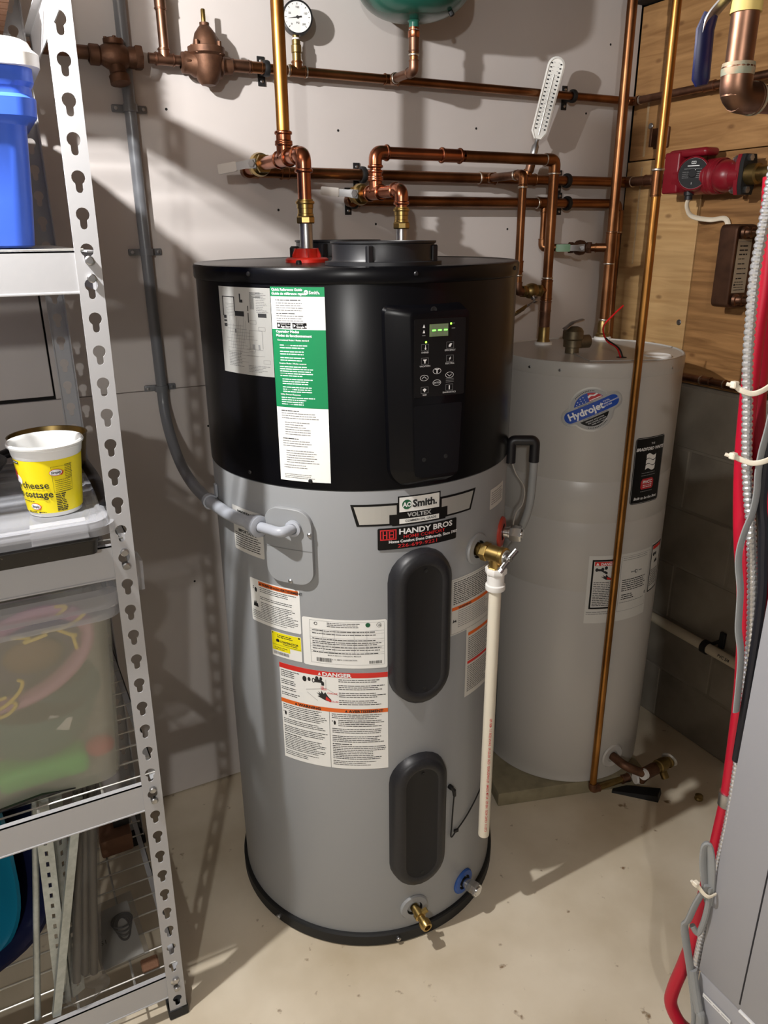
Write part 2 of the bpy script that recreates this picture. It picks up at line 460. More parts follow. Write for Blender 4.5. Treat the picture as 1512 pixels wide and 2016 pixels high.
def ball_valve(name, label, p, d, stem, lev, r, L, sleeve='lever_sleeve', m='brass', mlev='lever_grey', lw=.010):
    p = V(p); d = V(d).normalized(); stem = V(stem).normalized(); lev = V(lev).normalized()
    t = thing(name, label, 'valve', p)
    b = B().lathe([(r*1.1, -.034), (r*1.35, -.032), (r*1.35, -.022), (r*1.2, -.018), (r*1.7, -.012), (r*1.9, 0), (r*1.7, .012), (r*1.2, .018), (r*1.35, .022), (r*1.35, .032), (r*1.1, .034), (0, .034)], p, d, 24)
    hexnut(b, p-d*.034, d, r*1.55, .010); hexnut(b, p+d*.024, d, r*1.55, .010)
    part('body', b, m, t)
    s0 = p+stem*r*1.6; b = B().lathe([(r*.75, -.006), (r*.75, .006), (r*.45, .006), (r*.45, .016), (0, .016)], s0, stem, 18)
    hexnut(b, s0+stem*.012, stem, r*.6, .006); part('stem', b, mlev, t)
    q = s0+stem*.011; sd = lev.cross(stem).normalized()
    def blade(x0, x1, w0, w1, th, dz):
        bb = B(); ring = lambda x, w, z: [q+lev*x+sd*w+stem*(z-th), q+lev*x-sd*w+stem*(z-th), q+lev*x-sd*w+stem*(z+th), q+lev*x+sd*w+stem*(z+th)]
        bb.loops([ring(x0, w0, 0), ring(x0+(x1-x0)*.25, w0, dz*.3), ring(x0+(x1-x0)*.45, w1, dz), ring(x1-.004, w1, dz), ring(x1, w1*.7, dz)], True, True); return bb
    lv = part('lever', blade(-.008, L*.55, lw, lw*.85, .0012, .004), mlev, t)
    bb = B(); ring = lambda x, w, th: [q+lev*x+sd*w+stem*(.004-th), q+lev*x-sd*w+stem*(.004-th), q+lev*x-sd*w+stem*(.004+th), q+lev*x+sd*w+stem*(.004+th)]
    bb.loops([ring(L*.45, lw*.8, .002), ring(L*.47, lw*1.05, .0034), ring(L*.97, lw*1.05, .0034), ring(L, lw*.8, .002)], True, True)
    part('sleeve', bb, sleeve, lv)
    return t

# ================================================================ SETTING
WY = 2.02          # face of the white back wall
WX = 1.937         # face of the wooden right wall
structure('floor', B().box(-1.7, -1.8, -.12, 2.2, 2.3, 0), 'floor_paint')
structure('ceiling', B().box(-1.7, -1.8, 2.34, 2.2, 2.3, 2.44), 'ceiling_paint')
wb = structure('wall_back', B().box(-1.6, WY+.012, 0, 2.1, WY+.13, 2.34), 'gap_dark')
def panel(x0, x1, z0, z1): return part('panel', B().box(x0, WY, z0, x1, WY+.012, z1, .0012, 1), 'white_wall', wb)
panel(-1.6, .125, 1.280, 2.34); panel(.1295, 1.933, 1.2715, 2.34); panel(-1.6, 1.933, .004, 1.270)
b = B()
for x, z in ((.468, 1.93), (.912, 1.905), (1.345, 1.93), (1.62, 1.42), (.735, 1.71), (1.745, 1.99), (.56, 1.53), (1.02, 1.675), (1.47, 1.66), (.86, 2.26), (1.82, 2.18), (.50, 1.16), (.42, .71), (.60, 2.19)):
    b.lathe([(.0032, 0), (.0032, .0006), (0, .0006)], (x, WY, z), (0, -1, 0), 10)
part('nail_head', b, 'gap_dark', wb)['kind'] = 'stuff'
wr = structure('wall_right', B().box(WX+.014, -1.8, 0, WX+.2, 2.05, 2.34), 'gap_dark')
part('plywood_sheet', B().box(WX, -1.8, 1.862, WX+.014, 2.018, 2.288, .001, 1), 'plywood', wr)
part('plywood_sheet', B().box(WX-.004, 1.708, 1.20, WX+.014, 2.018, 1.858, .001, 1), 'plywood_light', wr)
part('plywood_sheet', B().box(WX, -1.8, 1.20, WX+.014, 1.7065, 1.8595, .001, 1), 'plywood_dark', wr)
part('foundation', B().box(1.928, -1.8, 0, WX+.1, 2.02, 1.198, .003, 1), 'concrete_wall', wr)
blk = B().box(-.004, -.1955, -.0960, .004, .1955, .0960, .003, 1)
bmesh.ops.recalc_face_normals(blk.bm, faces=blk.bm.faces[:]); bme = bpy.data.meshes.new('concrete_block'); blk.bm.to_mesh(bme); blk.bm.free(); bme.materials.append(MATS['concrete_wall'])
for r_ in range(6):
    for k in range(5):
        o = link('concrete_block', bme, wr); o.location = (1.929+.0006*((r_*3+k*5) % 3), 1.815-.3985*k-(.199 if r_ % 2 else 0), .1025+.1985*r_)
part('ledger_beam', B().box(WX-.05, -1.8, 2.292, WX+.014, 2.018, 2.34, .002, 1), 'gap_dark', wr)
part('tape_strip', B().box(WX-.0055, 1.950, 1.55, WX-.0046, 1.957, 1.84).box(WX-.0015, 1.951, 1.87, WX-.0006, 1.960, 2.04), 'clear_strip', wr)
for y, z in ((1.732, 1.382), (1.935, 1.955), (1.93, 1.80)):
    b = B().lathe([(.009, 0), (.009, .001), (.007, .003), (0, .0035)], (WX-.004, y, z), (-1, 0, 0), 16)
    part('screw_washer', b, 'zinc', wr)
structure('wall_left', B().box(-1.7, -1.8, 0, -1.6, 2.3, 2.34), 'far_wall')
structure('wall_front', B().box(-1.7, -1.9, 0, 2.2, -1.8, 2.34), 'far_wall')

# ================================================================ HEAT PUMP WATER HEATER
HC = (.744, 1.566); HR = .343
def hp(phi, z, off=0, r=HR, c=HC):
    p = math.radians(phi); return V((c[0]+(r+off)*math.sin(p), c[1]-(r+off)*math.cos(p), z))
def hn(phi): p = math.radians(phi); return V((math.sin(p), -math.cos(p), 0))
def ht(phi): p = math.radians(phi); return V((math.cos(p), math.sin(p), 0))
H = thing('water_heater', 'tall grey and black heat pump water heater standing in the middle of the room', 'water heater', (HC[0], HC[1], 0))
o3 = (HC[0], HC[1], 0)
part('base_ring', B().lathe([(0, 0), (.347, 0), (.352, .004), (.352, .032), (.349, .036), (.343, .037), (0, .037)], o3, seg=96), 'rubber_black', H)
part('jacket', B().lathe([(.33, .036), (.3425, .037), (HR, .040), (HR, 1.178), (.3425, 1.181), (.33, 1.182)], o3, seg=128), 'tank_grey', H)
part('shroud', B().lathe([(.33, 1.1815), (.343, 1.182), (.3445, 1.184), (.3445, 1.568), (.343, 1.572)], o3, seg=128), 'gloss_black', H)
part('top_cap', B().lathe([(.3445, 1.566), (.347, 1.567), (.3485, 1.570), (.3485, 1.590), (.346, 1.5945), (.340, 1.596), (.336, 1.5945), (.30, 1.594), (0, 1.594)], o3, seg=128), 'gloss_black', H)
b = B()
for phi, z in ((-60, 1.583), (-8, 1.583), (40, 1.583), (-66, 1.2), (-42, 1.2)):
    b.lathe([(.0045, 0), (.0045, .001), (.003, .003), (0, .0032)], hp(phi, z, .0052 if z > 1.5 else .0015), hn(phi), 12)
part('cap_screw', b, 'plastic_black', H)['kind'] = 'stuff'
b = B()
for phi in (-66, -14): b.lathe([(.006, 0), (.006, .006), (.004, .008), (0, .008)], hp(phi, .019, .0085), hn(phi), 14)
part('base_screw', b, 'zinc', H)['kind'] = 'stuff'
def duct(x, y, r):
    b = B().lathe([(r+.014, 1.5945), (r+.014, 1.601), (r+.002, 1.602), (r, 1.606), (r, 1.632), (r+.003, 1.6335), (r+.003, 1.637), (r-.008, 1.637), (r-.010, 1.632), (r-.010, 1.600), (0, 1.600)], (x, y, 0), seg=56)
    d = part('duct_collar', b, 'plastic_black', H)
    b = B().tube([(x-r+.01, y, 1.615), (x+r-.01, y, 1.615)], .003, 8).tube([(x, y-r+.01, 1.615), (x, y+r-.01, 1.615)], .003, 8)
    for rr in (r*.35, r*.7): b.tube([(x+rr*math.cos(a), y+rr*math.sin(a), 1.615) for a in [2*PI*k/28 for k in range(28)]], .0025, 6, closed=True)
    part('grille', b, 'rubber_black', d)
    b = B()
    for a in (-2.3, -.8, .6, 2.2): b.box(x+(r+.002)*math.cos(a)-.006, y+(r+.002)*math.sin(a)-.006, 1.596, x+(r+.002)*math.cos(a)+.006, y+(r+.002)*math.sin(a)+.006, 1.630, .002, 1)
    part('clip', b, 'plastic_black', d)
duct(.703, 1.362, .098); duct(.775, 1.735, .098)
# red hot collar, cap screw by it
b = B().lathe([(.046, 1.594), (.046, 1.600), (.042, 1.603), (.028, 1.604), (.025, 1.621), (.018, 1.622), (0, 1.622)], (.638, 1.592, 0), seg=40)
for k in range(6):
    a = k*PI/3+.2; c, s = math.cos(a), math.sin(a)
    b.prism([(-.003, 0), (.004, 0), (.004, .006), (-.003, .019)], (.638+c*.030, 1.592+s*.030, 1.603), (c, s, 0), (0, 0, 1), .004)
part('hot_collar', b, 'red_plastic', H)
b = B().lathe([(.006, 1.594), (.006, 1.598), (.004, 1.601), (0, 1.6015)], (.583, 1.50, 0), seg=12); part('top_screw', b, 'plastic_black', H)
part('overflow_nub', B().lathe([(.011, 1.594), (.011, 1.622), (.008, 1.626), (0, 1.626)], (.620, 1.615, 0), seg=16), 'plastic_black', H)
# -------- control panel, in the tangent plane at phi -4.6
PC = -4.6; pn, pt = hn(PC), ht(PC)
def pp(x, z, y):                      # x along tangent, z up, y out of the jacket
    return V((HC[0], HC[1], 0)) + pt*x + pn*(.3445+y) + V((0, 0, z))
def on_cyl(x, z): return pp(x, z, math.sqrt(.3445**2-x*x)-.3445+.0005)
def outline(xl, xr, z0, z1, rt, rb, tl=0, n=6, bow=0):
    """rounded rectangle; tl = how much the lower part narrows; bow = how far the top edge rises in the middle"""
    P = []
    for cx, cz, a0, r in ((xr-rb, z0+rb, -90, rb), (xr-rt, z1-rt, 0, rt), (xl+rt, z1-rt, 90, rt), (xl+rb, z0+rb, 180, rb)):
        for k in range(n+1):
            a = math.radians(a0+90*k/n); P.append((cx+r*math.cos(a), cz+r*math.sin(a)))
    Q = []; zc, xc = (z0+z1)/2, (xl+xr)/2
    for x, z in P:
        t = max(0, (z0+(z1-z0)*.45-z)/((z1-z0)*.45)); x2 = xc+(x-xc)*(1-tl*t*t); z2 = z+(bow*(1-((x-xc)/((xr-xl)/2))**2) if z > zc else -bow*.7*(1-((x-xc)/((xr-xl)/2))**2))
        Q.append((x2, z2))
    return Q
o0 = outline(-.083, .083, 1.195, 1.528, .012, .03, .16, bow=.008); o1 = outline(-.081, .081, 1.197, 1.526, .012, .03, .16, bow=.008)
o2 = outline(-.043, .079, 1.207, 1.518, .008, .018, .20, bow=.006); o3_ = outline(-.040, .076, 1.211, 1.510, .008, .016, .20, bow=.004)
b = B().loops([[on_cyl(x, z) for x, z in o0], [on_cyl(x, z)+pn*.010 for x, z in o1], [pp(x, z, .0235) for x, z in o2], [pp(x, z, .0245) for x, z in o3_]], False, True)
CP = part('control_panel', b, 'gloss_black', H, angle=40)
fm = plane_map(pp(0, 0, .0246), pt, (0, 0, 1))
b = B().prism(outline(-.034, .070, 1.3655, 1.506, .003, .003, 0), pp(0, 0, .0245), pt, (0, 0, 1), .0006)
KP = part('keypad', b, 'label_black', CP)
# print on keypad: kept as sub-parts of the panel
class Face(Label):
    def __init__(s, ob, mp, off=.0008): s.mp, s.prints, s.off, s.step, s.ob = mp, {}, off, .05, ob
K = Face(CP, fm)
K.rect('lcd_face', -.004, 1.4745, .034, 1.4965)
for k in range(3):
    u = .0005+k*.0118
    K.frame('ink_grey', u, 1.4765, u+.0088, 1.4945, .0010, 2)
    K.rect('lcd_glow', u+.0008, 1.4842, u+.0080, 1.4868, 3)
K.disc('led_green', .0395, 1.496, .0019, n=10); K.disc('led_green', -.0105, 1.4655, .0019, n=10)
for z in (1.494, 1.4845): K.poly('ink_white', [(-.0175, z-.003), (-.0125, z-.003), (-.015, z+.003)])
K.rect('ink_grey', -.0185, 1.4765, -.012, 1.478); K.rect('ink_grey', .041, 1.487, .048, 1.4884); K.rect('ink_grey', .0435, 1.496, .047, 1.497)
def key(u, v, sym, name):
    K.frame('ink_grey', u-.0075, v-.006, u+.0075, v+.006, .0006)
    if sym == 'drop': K.disc('ink_white', u+.001, v-.002, .0016, .0022, 10).rect('ink_white', u+.0005, v-.001, u+.0015, v+.0045)
    if sym == 'leaf': K.poly('ink_white', [(u-.003, v-.003), (u+.001, v-.003), (u+.004, v+.003), (u, v+.003), (u-.003, v)])
    if sym == 'fan': K.poly('ink_white', [(u-.004, v+.003), (u+.004, v+.003), (u+.0012, v-.001), (u+.0012, v-.004), (u-.001, v-.004), (u-.001, v-.001)])
    if sym == 'bolt': K.poly('ink_white', [(u+.002, v+.004), (u-.002, v-.001), (u, v-.001), (u-.0015, v-.005), (u+.0025, v+.001), (u+.0006, v+.001)])
    if sym == 'wifi': K.poly('ink_white', [(u-.004, v+.001), (u, v+.0035), (u+.004, v+.001), (u, v-.004)])
    if sym == 'i': K.rect('ink_white', u-.001, v-.004, u+.0012, v+.0035)
    K.text('ink_white', name, u, v-.0104, .0042, 'CENTER')
key(-.0125, 1.456, 'drop', 'HYBRID'); key(.0385, 1.4575, 'leaf', 'EFFICIENCY'); key(-.0125, 1.4315, 'fan', 'VACATION'); key(.0385, 1.4335, 'bolt', 'ELECTRIC')
key(-.0125, 1.3785, 'wifi', 'WIFI'); key(.0385, 1.380, 'i', 'DIAGNOSTICS')
def oval(u, v, kind):
    n = 20; t = .0006
    for k in range(n):
        a, c = 2*PI*k/n, 2*PI*(k+1)/n
        K.poly('ink_white', [(u+.0085*math.cos(a), v+.0055*math.sin(a)), (u+.0085*math.cos(c), v+.0055*math.sin(c)), (u+.0078*math.cos(c), v+.0049*math.sin(c)), (u+.0078*math.cos(a), v+.0049*math.sin(a))])
    if kind == 'up': K.poly('ink_white', [(u-.0045, v-.002), (u, v+.002), (u+.0045, v-.002), (u+.0045, v-.001), (u, v+.003), (u-.0045, v-.001)])
    if kind == 'down': K.poly('ink_white', [(u-.0045, v+.001), (u, v-.003), (u+.0045, v+.001), (u+.0045, v+.002), (u, v-.002), (u-.0045, v+.002)])
    if kind == 't': K.rect('ink_white', u-.001, v-.004, u+.001, v+.004).rect('ink_white', u-.004, v+.0025, u+.004, v+.004)
    if kind == 'e': K.text('ink_white', 'ENTER', u, v-.0015, .0045, 'CENTER')
oval(.0125, 1.412, 't'); oval(-.0135, 1.401, 'up'); oval(.0385, 1.403, 'down'); oval(.0125, 1.3905, 'e')
for k in range(3): K.rect('ink_grey', .031, 1.3955-k*.003, .0475, 1.3963-k*.003)
K.done()
b = B().prism(outline(-.0345, .0665, 1.212, 1.350, .004, .004, .1), pp(0, 0, .0244), pt, (0, 0, 1), .0008)
part('lower_door', b, 'gloss_black', CP)
b = B()
for x, z in ((-.012, 1.245), (.034, 1.247)): b.lathe([(.004, 0), (.004, .0012), (.0015, .0012), (.001, .0002), (0, .0002)], pp(x, z, .0252), pn, 14)
b.lathe([(.006, 0), (.006, .001), (.003, .001), (0, .0002)], pp(.006, 1.521, .022), pn, 14)
part('door_screw', b, 'rubber_black', CP)
# -------- element covers
def stadium(cx, w, z0, z1, d, n=12):
    R = w/2-d; P = []
    for k in range(n+1): a = PI*k/n; P.append((cx+R*math.cos(a), z1-w/2+R*math.sin(a)))
    for k in range(n+1): a = PI+PI*k/n; P.append((cx+R*math.cos(a), z0+w/2+R*math.sin(a)))
    return P
def element_cover(z0, z1):
    pc = -5.4; n_, t_ = hn(pc), ht(pc)
    q = lambda x, z, y: V((HC[0], HC[1], 0))+t_*x+n_*(HR+y)+V((0, 0, z))
    oc = lambda x, z, y: q(x, z, math.sqrt(HR**2-x*x)-HR+y)
    w_ = .140
    rings = [[oc(x, z, .0005) for x, z in stadium(0, w_, z0, z1, 0)], [oc(x, z, .020) for x, z in stadium(0, w_, z0, z1, .004)],
             [q(x, z, .024) for x, z in stadium(0, w_, z0, z1, .012)], [q(x, z, .026) for x, z in stadium(0, w_, z0, z1, .024)], [q(x, z, .0235) for x, z in stadium(0, w_, z0, z1, .030)]]
    c = part('element_cover', B().loops(rings, False, False), 'plastic_charcoal', H, angle=50)
    part('cover_face', B().loops([[q(x, z, .0235) for x, z in stadium(0, w_, z0, z1, .0295)], [q(x, z, .0228) for x, z in stadium(0, w_, z0, z1, .031)]], False, True), 'charcoal_recess', c)
    b = B()
    for z in (z1-.042, z0+.042): b.lathe([(.004, 0), (.004, .0012), (.002, .0012), (0, .0003)], q(.002, z, .0228), n_, 14)
    part('cover_screw', b, 'rubber_black', c)
element_cover(.692, 1.052); element_cover(.181, .551)
# -------- junction box cover with its plastic conduit elbow
jm = cyl_map(HC, HR, -59.6, .977)
jo = outline(0, .1066, 0, .163, .036, .03, 0, 8)
jo = [(x, y + (.006 if False else 0)) for x, y in jo]
b = B(); cx, cy = .0533, .0815
sc = lambda s, off: [jm(cx+(x-cx)*s, cy+(y-cy)*s, off) for x, y in jo]
b.loops([sc(1, .0005), sc(1, .009), sc(.985, .0105)], False, False)
JB = part('junction_cover', b, 'tank_grey', H)
Lb = Label(JB, jm, .1, .1, 'tank_grey', 'cover_plate', outline=[(cx+(x-cx)*.985, cy+(y-cy)*.985) for x, y in jo], off=.0105).ob
bm = B()
def strip(b, u0, u1, v, h, off):
    n = 8; R1 = [jm(u0+(u1-u0)*k/n, v-h/2, off) for k in range(n+1)] + [jm(u1-(u1-u0)*k/n, v+h/2, off) for k in range(n+1)]
    b.loops([R1], False, True)
bm2 = B(); strip(bm2, .001, .1056, .077, .0014, .0112); part('knockout_seam', bm2, 'ink_grey', JB, flat=True)
b = B()
for u, v in ((.102, .113), (.056, .006)):
    b.lathe([(.005, 0), (.005, .002), (.003, .004), (0, .0042)], jm(u, v, .0105), hn(-59.6+math.degrees(u/HR)), 14)
part('cover_screw', b, 'zinc', JB)
# -------- thermal sensor and its thin black wire
b = B().lathe([(.006, 0), (.006, .008), (.004, .012), (0, .012)], hp(9.2, .421, 0), hn(9.2), 14)
b.tube([hp(9.2, .421, .008), hp(9.8, .415, .012), hp(10.5, .396, .010)], [.004, .005, .004], 10)
SW = part('sensor_plug', b, 'rubber_black', H)
part('sensor_wire', B().tube(spline([hp(10.5, .398, .009), hp(10.9, .36, .004), hp(10.4, .30, .004), hp(10.3, .268, .004), hp(13, .277, .004), hp(20, .30, .003), hp(28, .335, .004), hp(38, .37, .004), hp(46, .41, .003), hp(52, .47, .003), hp(58, .60, .003)], 8), .0018, 8), 'rubber_black', SW)
part('wire_clip', B().box(-.006, -.003, -.004, .006, .003, .004, .001, 1, Matrix.Translation(hp(13, .278, .004))), 'rubber_black', SW)
# -------- cold anode port (blue), hot anode port (red), valve port ring, drain
def port(phi, z, ring_r, m, mdark='rubber_black', hole=.020):
    n_ = hn(phi)
    b = B().lathe([(hole, .004), (hole, .0065), (ring_r*.92, .0055), (ring_r, .002), (ring_r, -.004)], hp(phi, z), n_, 40)
    p = part('port_ring', b, m, H); part('port_recess', B().lathe([(hole, .0055), (hole*.8, -.002), (0, -.002)], hp(phi, z), n_, 28), mdark, p)
    return p, hp(phi, z), n_
def plug(p, o, n_, m='chrome'):
    b = B().lathe([(.013, -.002), (.013, .018), (.015, .019), (.015, .022)], o, n_, 24); hexnut(b, o+n_*.022, n_, .0185, .026, 4 if False else 6)
    b.lathe([(.012, 0), (.012, .003), (0, .003)], o+n_*.048, n_, 20); part('plug', b, m, p)
plug(*port(19.2, .089, .034, 'blue_plastic')); plug(*port(42.5, 1.006, .036, 'red_dark'))
p, o, n_ = port(-6.8, .097, .036, 'tank_grey')
d = (n_*.8+V((.30, 0, -.16))).normalized()
b = B().lathe([(.011, 0), (.011, .020), (.014, .021), (.014, .032), (.010, .034), (.010, .044), (.014, .046), (.0145, .056), (.012, .064), (.008, .064), (.007, .050), (0, .050)], o, (n_+V((.15, 0, -.12))).normalized(), 20)
hexnut(b, o+n_*.030+V((.010, 0, .006)), V((.9, -.2, .5)), .007, .014); part('drain_valve', b, 'brass', p)
p, o, n_ = port(20.3, 1.012, .036, 'tank_grey')
PT = p
tip = o+n_*.052
b = B().lathe([(.0150, 0), (.0150, .016), (.0165, .017), (.0165, .030)], o, n_, 24).lathe([(.0165, .032), (.0185, .034), (.0185, .062), (.0205, .064), (.0205, .072), (.018, .074), (0, .074)], o, n_, 28)
hexnut(b, o+n_*.016, n_, .0205, .016)
b.tube([tip, tip+V((0, 0, -.034))], .0165, 20); hexnut(b, tip+V((0, 0, -.036)), (0, 0, 1), .019, .010, 8)
RV = part('relief_valve', b, 'brass', p, angle=22)
part('valve_tag', B().lathe([(.016, .0742), (.016, .0752), (0, .0752)], o, n_, 24), 'silver_foil', RV)
b = B().lathe([(.013, .073), (.013, .080), (.006, .081), (.006, .088), (0, .088)], o, n_, 18); part('spring_cap', b, 'chrome', RV)
q = o+n_*.084; a = V((.55, -.10, .62)).normalized()
part('test_lever', B().tube([q-a*.030+V((0, 0, -.002)), q, q+a*.024], .0042, 10, flat=(1.5, .7)).tube([q-a*.034, q-a*.026], .007, 10), 'chrome', RV)
# white discharge pipe below the relief valve
DP = thing('discharge_pipe', 'long white plastic discharge pipe hanging from the brass relief valve of the tall heater', 'pipe', tip+V((0, 0, -.80)))
x0, y0, zt = tip.x, tip.y, tip.z-.030
part('adapter', B().lathe([(.0205, 0), (.0215, .002), (.0215, .012), (.0185, .014), (.0185, .036), (.0165, .038)], (x0, y0, zt-.050), (0, 0, 1), 24), 'white_plastic', DP)
b = B(); hexnut(b, V((x0, y0, zt-.012)), (0, 0, 1), .0235, .014, 8); part('adapter_nut', b, 'white_plastic', DP)
zb = .268
PV = part('pipe', B().lathe([(.0105, 0), (.0133, 0), (.0135, .002), (.0135, zt-.045-zb), (.0105, zt-.045-zb)], (x0, y0, zb), (0, 0, 1), 28), 'ivory_pipe', DP)
pm_ = lambda u, v, off: V((x0+(.0135+off)*math.sin(-.30+v/.0135), y0-(.0135+off)*math.cos(-.30+v/.0135), zb+.02+u))
PF = Face(PV, pm_, .0004); PF.step = .05
PF.text('ink_red', 'CTS 11  CPVC 4120  100 PSI  ASTM D2846  FLOWGUARD  CSA  02-22-93  3/4 IN SDR 11  400 PSI', 0, -.003, .0078, bold=.01)
PF.done()
b = B()

# -------- labels on the heat pump heater
def hl(phi, z0, w, h, m='paper', r=HR, **k): return Label(H, cyl_map(HC, r, phi, z0), w, h, m, **k)
deg = lambda d, r=HR: math.radians(d)*r
RS = .3445
# wiring diagram
w_, h_ = deg(22.8, RS), .161
L = hl(-75.6, 1.398, w_, h_, 'silver_foil', RS, name='wiring_diagram')
fx, fy = w_/395., h_/690.
def D(x0, y0, x1, y1, m='ink'):
    L.rect(m, x0*fx, h_-y1*fy, x1*fx, h_-y0*fy)
for a in ((30, 75, 140, 82), (30, 75, 37, 230), (133, 75, 140, 190), (180, 50, 190, 110), (180, 95, 205, 118), (138, 185, 210, 225), (310, 195, 365, 225), (238, 140, 244, 180), (238, 195, 244, 270), (36, 225, 60, 250), (36, 262, 62, 275), (36, 290, 62, 315), (130, 330, 138, 360)): D(*a)
for k in range(5): D(258+k*6, 35+k*9, 260+k*6, 165); D(258+k*6, 35+k*9, 330, 38+k*9)
for k in range(9): D(60+(k % 3)*12, 130+k*12, 140, 132+k*12, 'ink_grey')
for k in range(10): D(90+k*14, 230+(k % 4)*30, 91.5+k*14, 560-(k % 5)*40, 'ink_grey')
for k in range(12): D(50+(k % 4)*15, 300+k*26, 200+(k % 5)*24, 302+k*26, 'ink_grey')
for x, y, a, c in ((240, 330, 330, 332), (330, 330, 332, 470), (240, 330, 242, 480), (215, 480, 330, 482), (215, 530, 340, 532), (260, 440, 275, 480), (300, 440, 312, 480)): D(x, y, a, c, 'ink_grey')
for x, y in ((308, 300), (250, 250), (232, 470), (60, 480), (120, 500), (330, 560)):
    L.frame('ink_grey', x*fx, h_-(y+30)*fy, (x+45)*fx, h_-y*fy, .0004)
L.lines('ink_grey', 60*fx, 190*fx, h_-520*fy, 9, 13*fy, 5*fy, .4)
L.lines('ink_grey', 220*fx, 380*fx, h_-610*fy, 5, 12*fy, 4*fy, .5)
L.lines('ink_grey', 300*fx, 390*fx, h_-40*fy, 12, 13*fy, 4*fy, .5)
L.done()
# tall green and white quick guide
w_, h_ = deg(17.4, RS), .364
L = hl(-52.6, 1.198, w_, h_, 'paper', RS, name='guide_label')
L.rect('label_green', 0, h_-.0165, w_, h_)
L.text('ink_white', 'Quick Reference Guide', .003, h_-.0068, .0064, bold=.03, lvl=3).text('ink_white', 'Guide de référence rapide', .003, h_-.0138, .0064, bold=.03, lvl=3)
L.disc('ink_white', .071, h_-.0092, .0042, lvl=2).text('label_green', 'AO', .0682, h_-.0107, .0042, bold=.02, lvl=3).text('ink_white', 'Smith.', .0762, h_-.0120, .0082, bold=.02, lvl=3)
L.lines('ink', .010, .064, h_-.022, 1, .004, .0016, .3).lines('ink_grey', .010, .064, h_-.0275, 4, .0042, .0014, .06)
L.lines('ink', .010, .050, h_-.0455, 1, .004, .0016, .1).lines('ink_grey', .010, .064, h_-.0500, 4, .0042, .0014, .06)
for u, t1, t2 in ((.0105, 'Download on the', 'App Store'), (.042, 'GET IT ON', 'Google Play')):
    L.rect('label_black', u, h_-.0725, u+.0275, h_-.0625)
    L.text('ink_white', t1, u+.008, h_-.0660, .0026, lvl=3).text('ink_white', t2, u+.008, h_-.0710, .0050, bold=.02, lvl=3)
L.poly('ink_white', [(.0445, h_-.0705), (.0485, h_-.0675), (.0445, h_-.0645)], 2).disc('ink_white', .0145, h_-.0677, .0022, .0025, lvl=2)
zg0, zg1 = h_-.2185, h_-.0735
L.rect('label_green', 0, zg0, w_, zg1-.001)
v = zg1-.007
L.text('ink_white', 'Operating Modes', .008, v, .0066, bold=.03, lvl=3).text('ink_white', 'Modes de fonctionnement', .008, v-.0072, .0066, bold=.03, lvl=3)
v -= .0145
for txt, n, ind in (('Conventional Modes / Modes standard', 0, .010), (None, 2, .014), (None, 2, .014), (None, 2, .014)):
    if txt: L.text('ink_white', txt, ind, v, .0040, bold=.02, lvl=3); v -= .0050
    for i in range(n):
        L.lines('ink_white', ind, .074, v, 1, .004, .0018, .3); v -= .0046
    v -= .0022
for txt, n in (('Vacation Modes / Modes vacances', 5), (None, 3), (None, 3), ('Utility Demand Response', 5), (None, 3)):
    if txt: L.text('ink_white', txt, .011, v-.001, .0040, bold=.02, lvl=3); v -= .0050
    for i in range(n):
        if v < zg0+.004: break
        L.lines('ink_white', .012 if txt else .016, .080, v, 1, .004, .0017, .35); v -= .0042
    v -= .0022
v = zg0-.006
L.lines('ink', .010, .050, v, 1, .004, .0016, .1); L.lines('ink_grey', .010, .086, v-.005, 3, .0046, .0013, .2)
L.lines('ink_grey', .016, .070, v-.0225, 6, .0046, .0013, .3)
L.lines('ink', .010, .045, v-.054, 1, .004, .0016, .1); L.lines('ink_grey', .010, .070, v-.059, 3, .0046, .0013, .2)
L.lines('ink_grey', .016, .086, v-.078, 6, .0046, .0013, .25)
L.lines('ink_grey', .010, .060, v-.107, 2, .0046, .0013, .1); L.lines('ink_grey', .010, .078, .014, 3, .0034, .0011, .2)
L.done()
# name badge
w_ = deg(47.5); mpb = cyl_map(HC, HR, -29.2, 1.108)
def U(phi): return deg(phi+29.2)
L = Label(H, mpb, w_, .06, 'label_black', 'name_badge', outline=[(U(-27.2), 0), (U(-15.5), 0), (U(-15.5), -.002), (U(4.2), -.002), (U(4.2), .001), (U(15.9), .001), (w_, .046), (U(2), .046), (U(2), .059), (U(-13.5), .059), (U(-13.5), .046), (0, .046)])
L.poly('silver_foil', [(U(-26.3), .004), (U(-16.4), .004), (U(-16.4), .022), (U(-13.9), .022), (U(-13.9), .0415), (U(-28.1), .0415)])
L.poly('silver_foil', [(U(4.9), .005), (U(15.1), .005), (U(17.0), .0415), (U(2.5), .0415), (U(2.5), .024), (U(4.9), .024)])
L.rect('paper', U(-13.0), .026, U(1.5), .0565)
L.disc('green_dark', U(-10.4), .0412, .0100, lvl=2).text('ink_white', 'AO', U(-11.8), .0366, .0132, bold=.04, wide=.92, lvl=3)
L.text('ink', 'Smith.', U(-8.4), .0348, .0210, bold=.04, wide=1.02, lvl=3)
L.text('silver_dull', 'VOLTEX', U(-10.2), .0150, .0118, bold=.04, wide=1.15, lvl=2)
L.rect('paper', U(-13), .0015, U(1.5), .0115).text('ink', 'COMMERCIAL GRADE', U(-11.0), .0045, .0066, bold=.02, wide=1.05, lvl=2)
L.done()
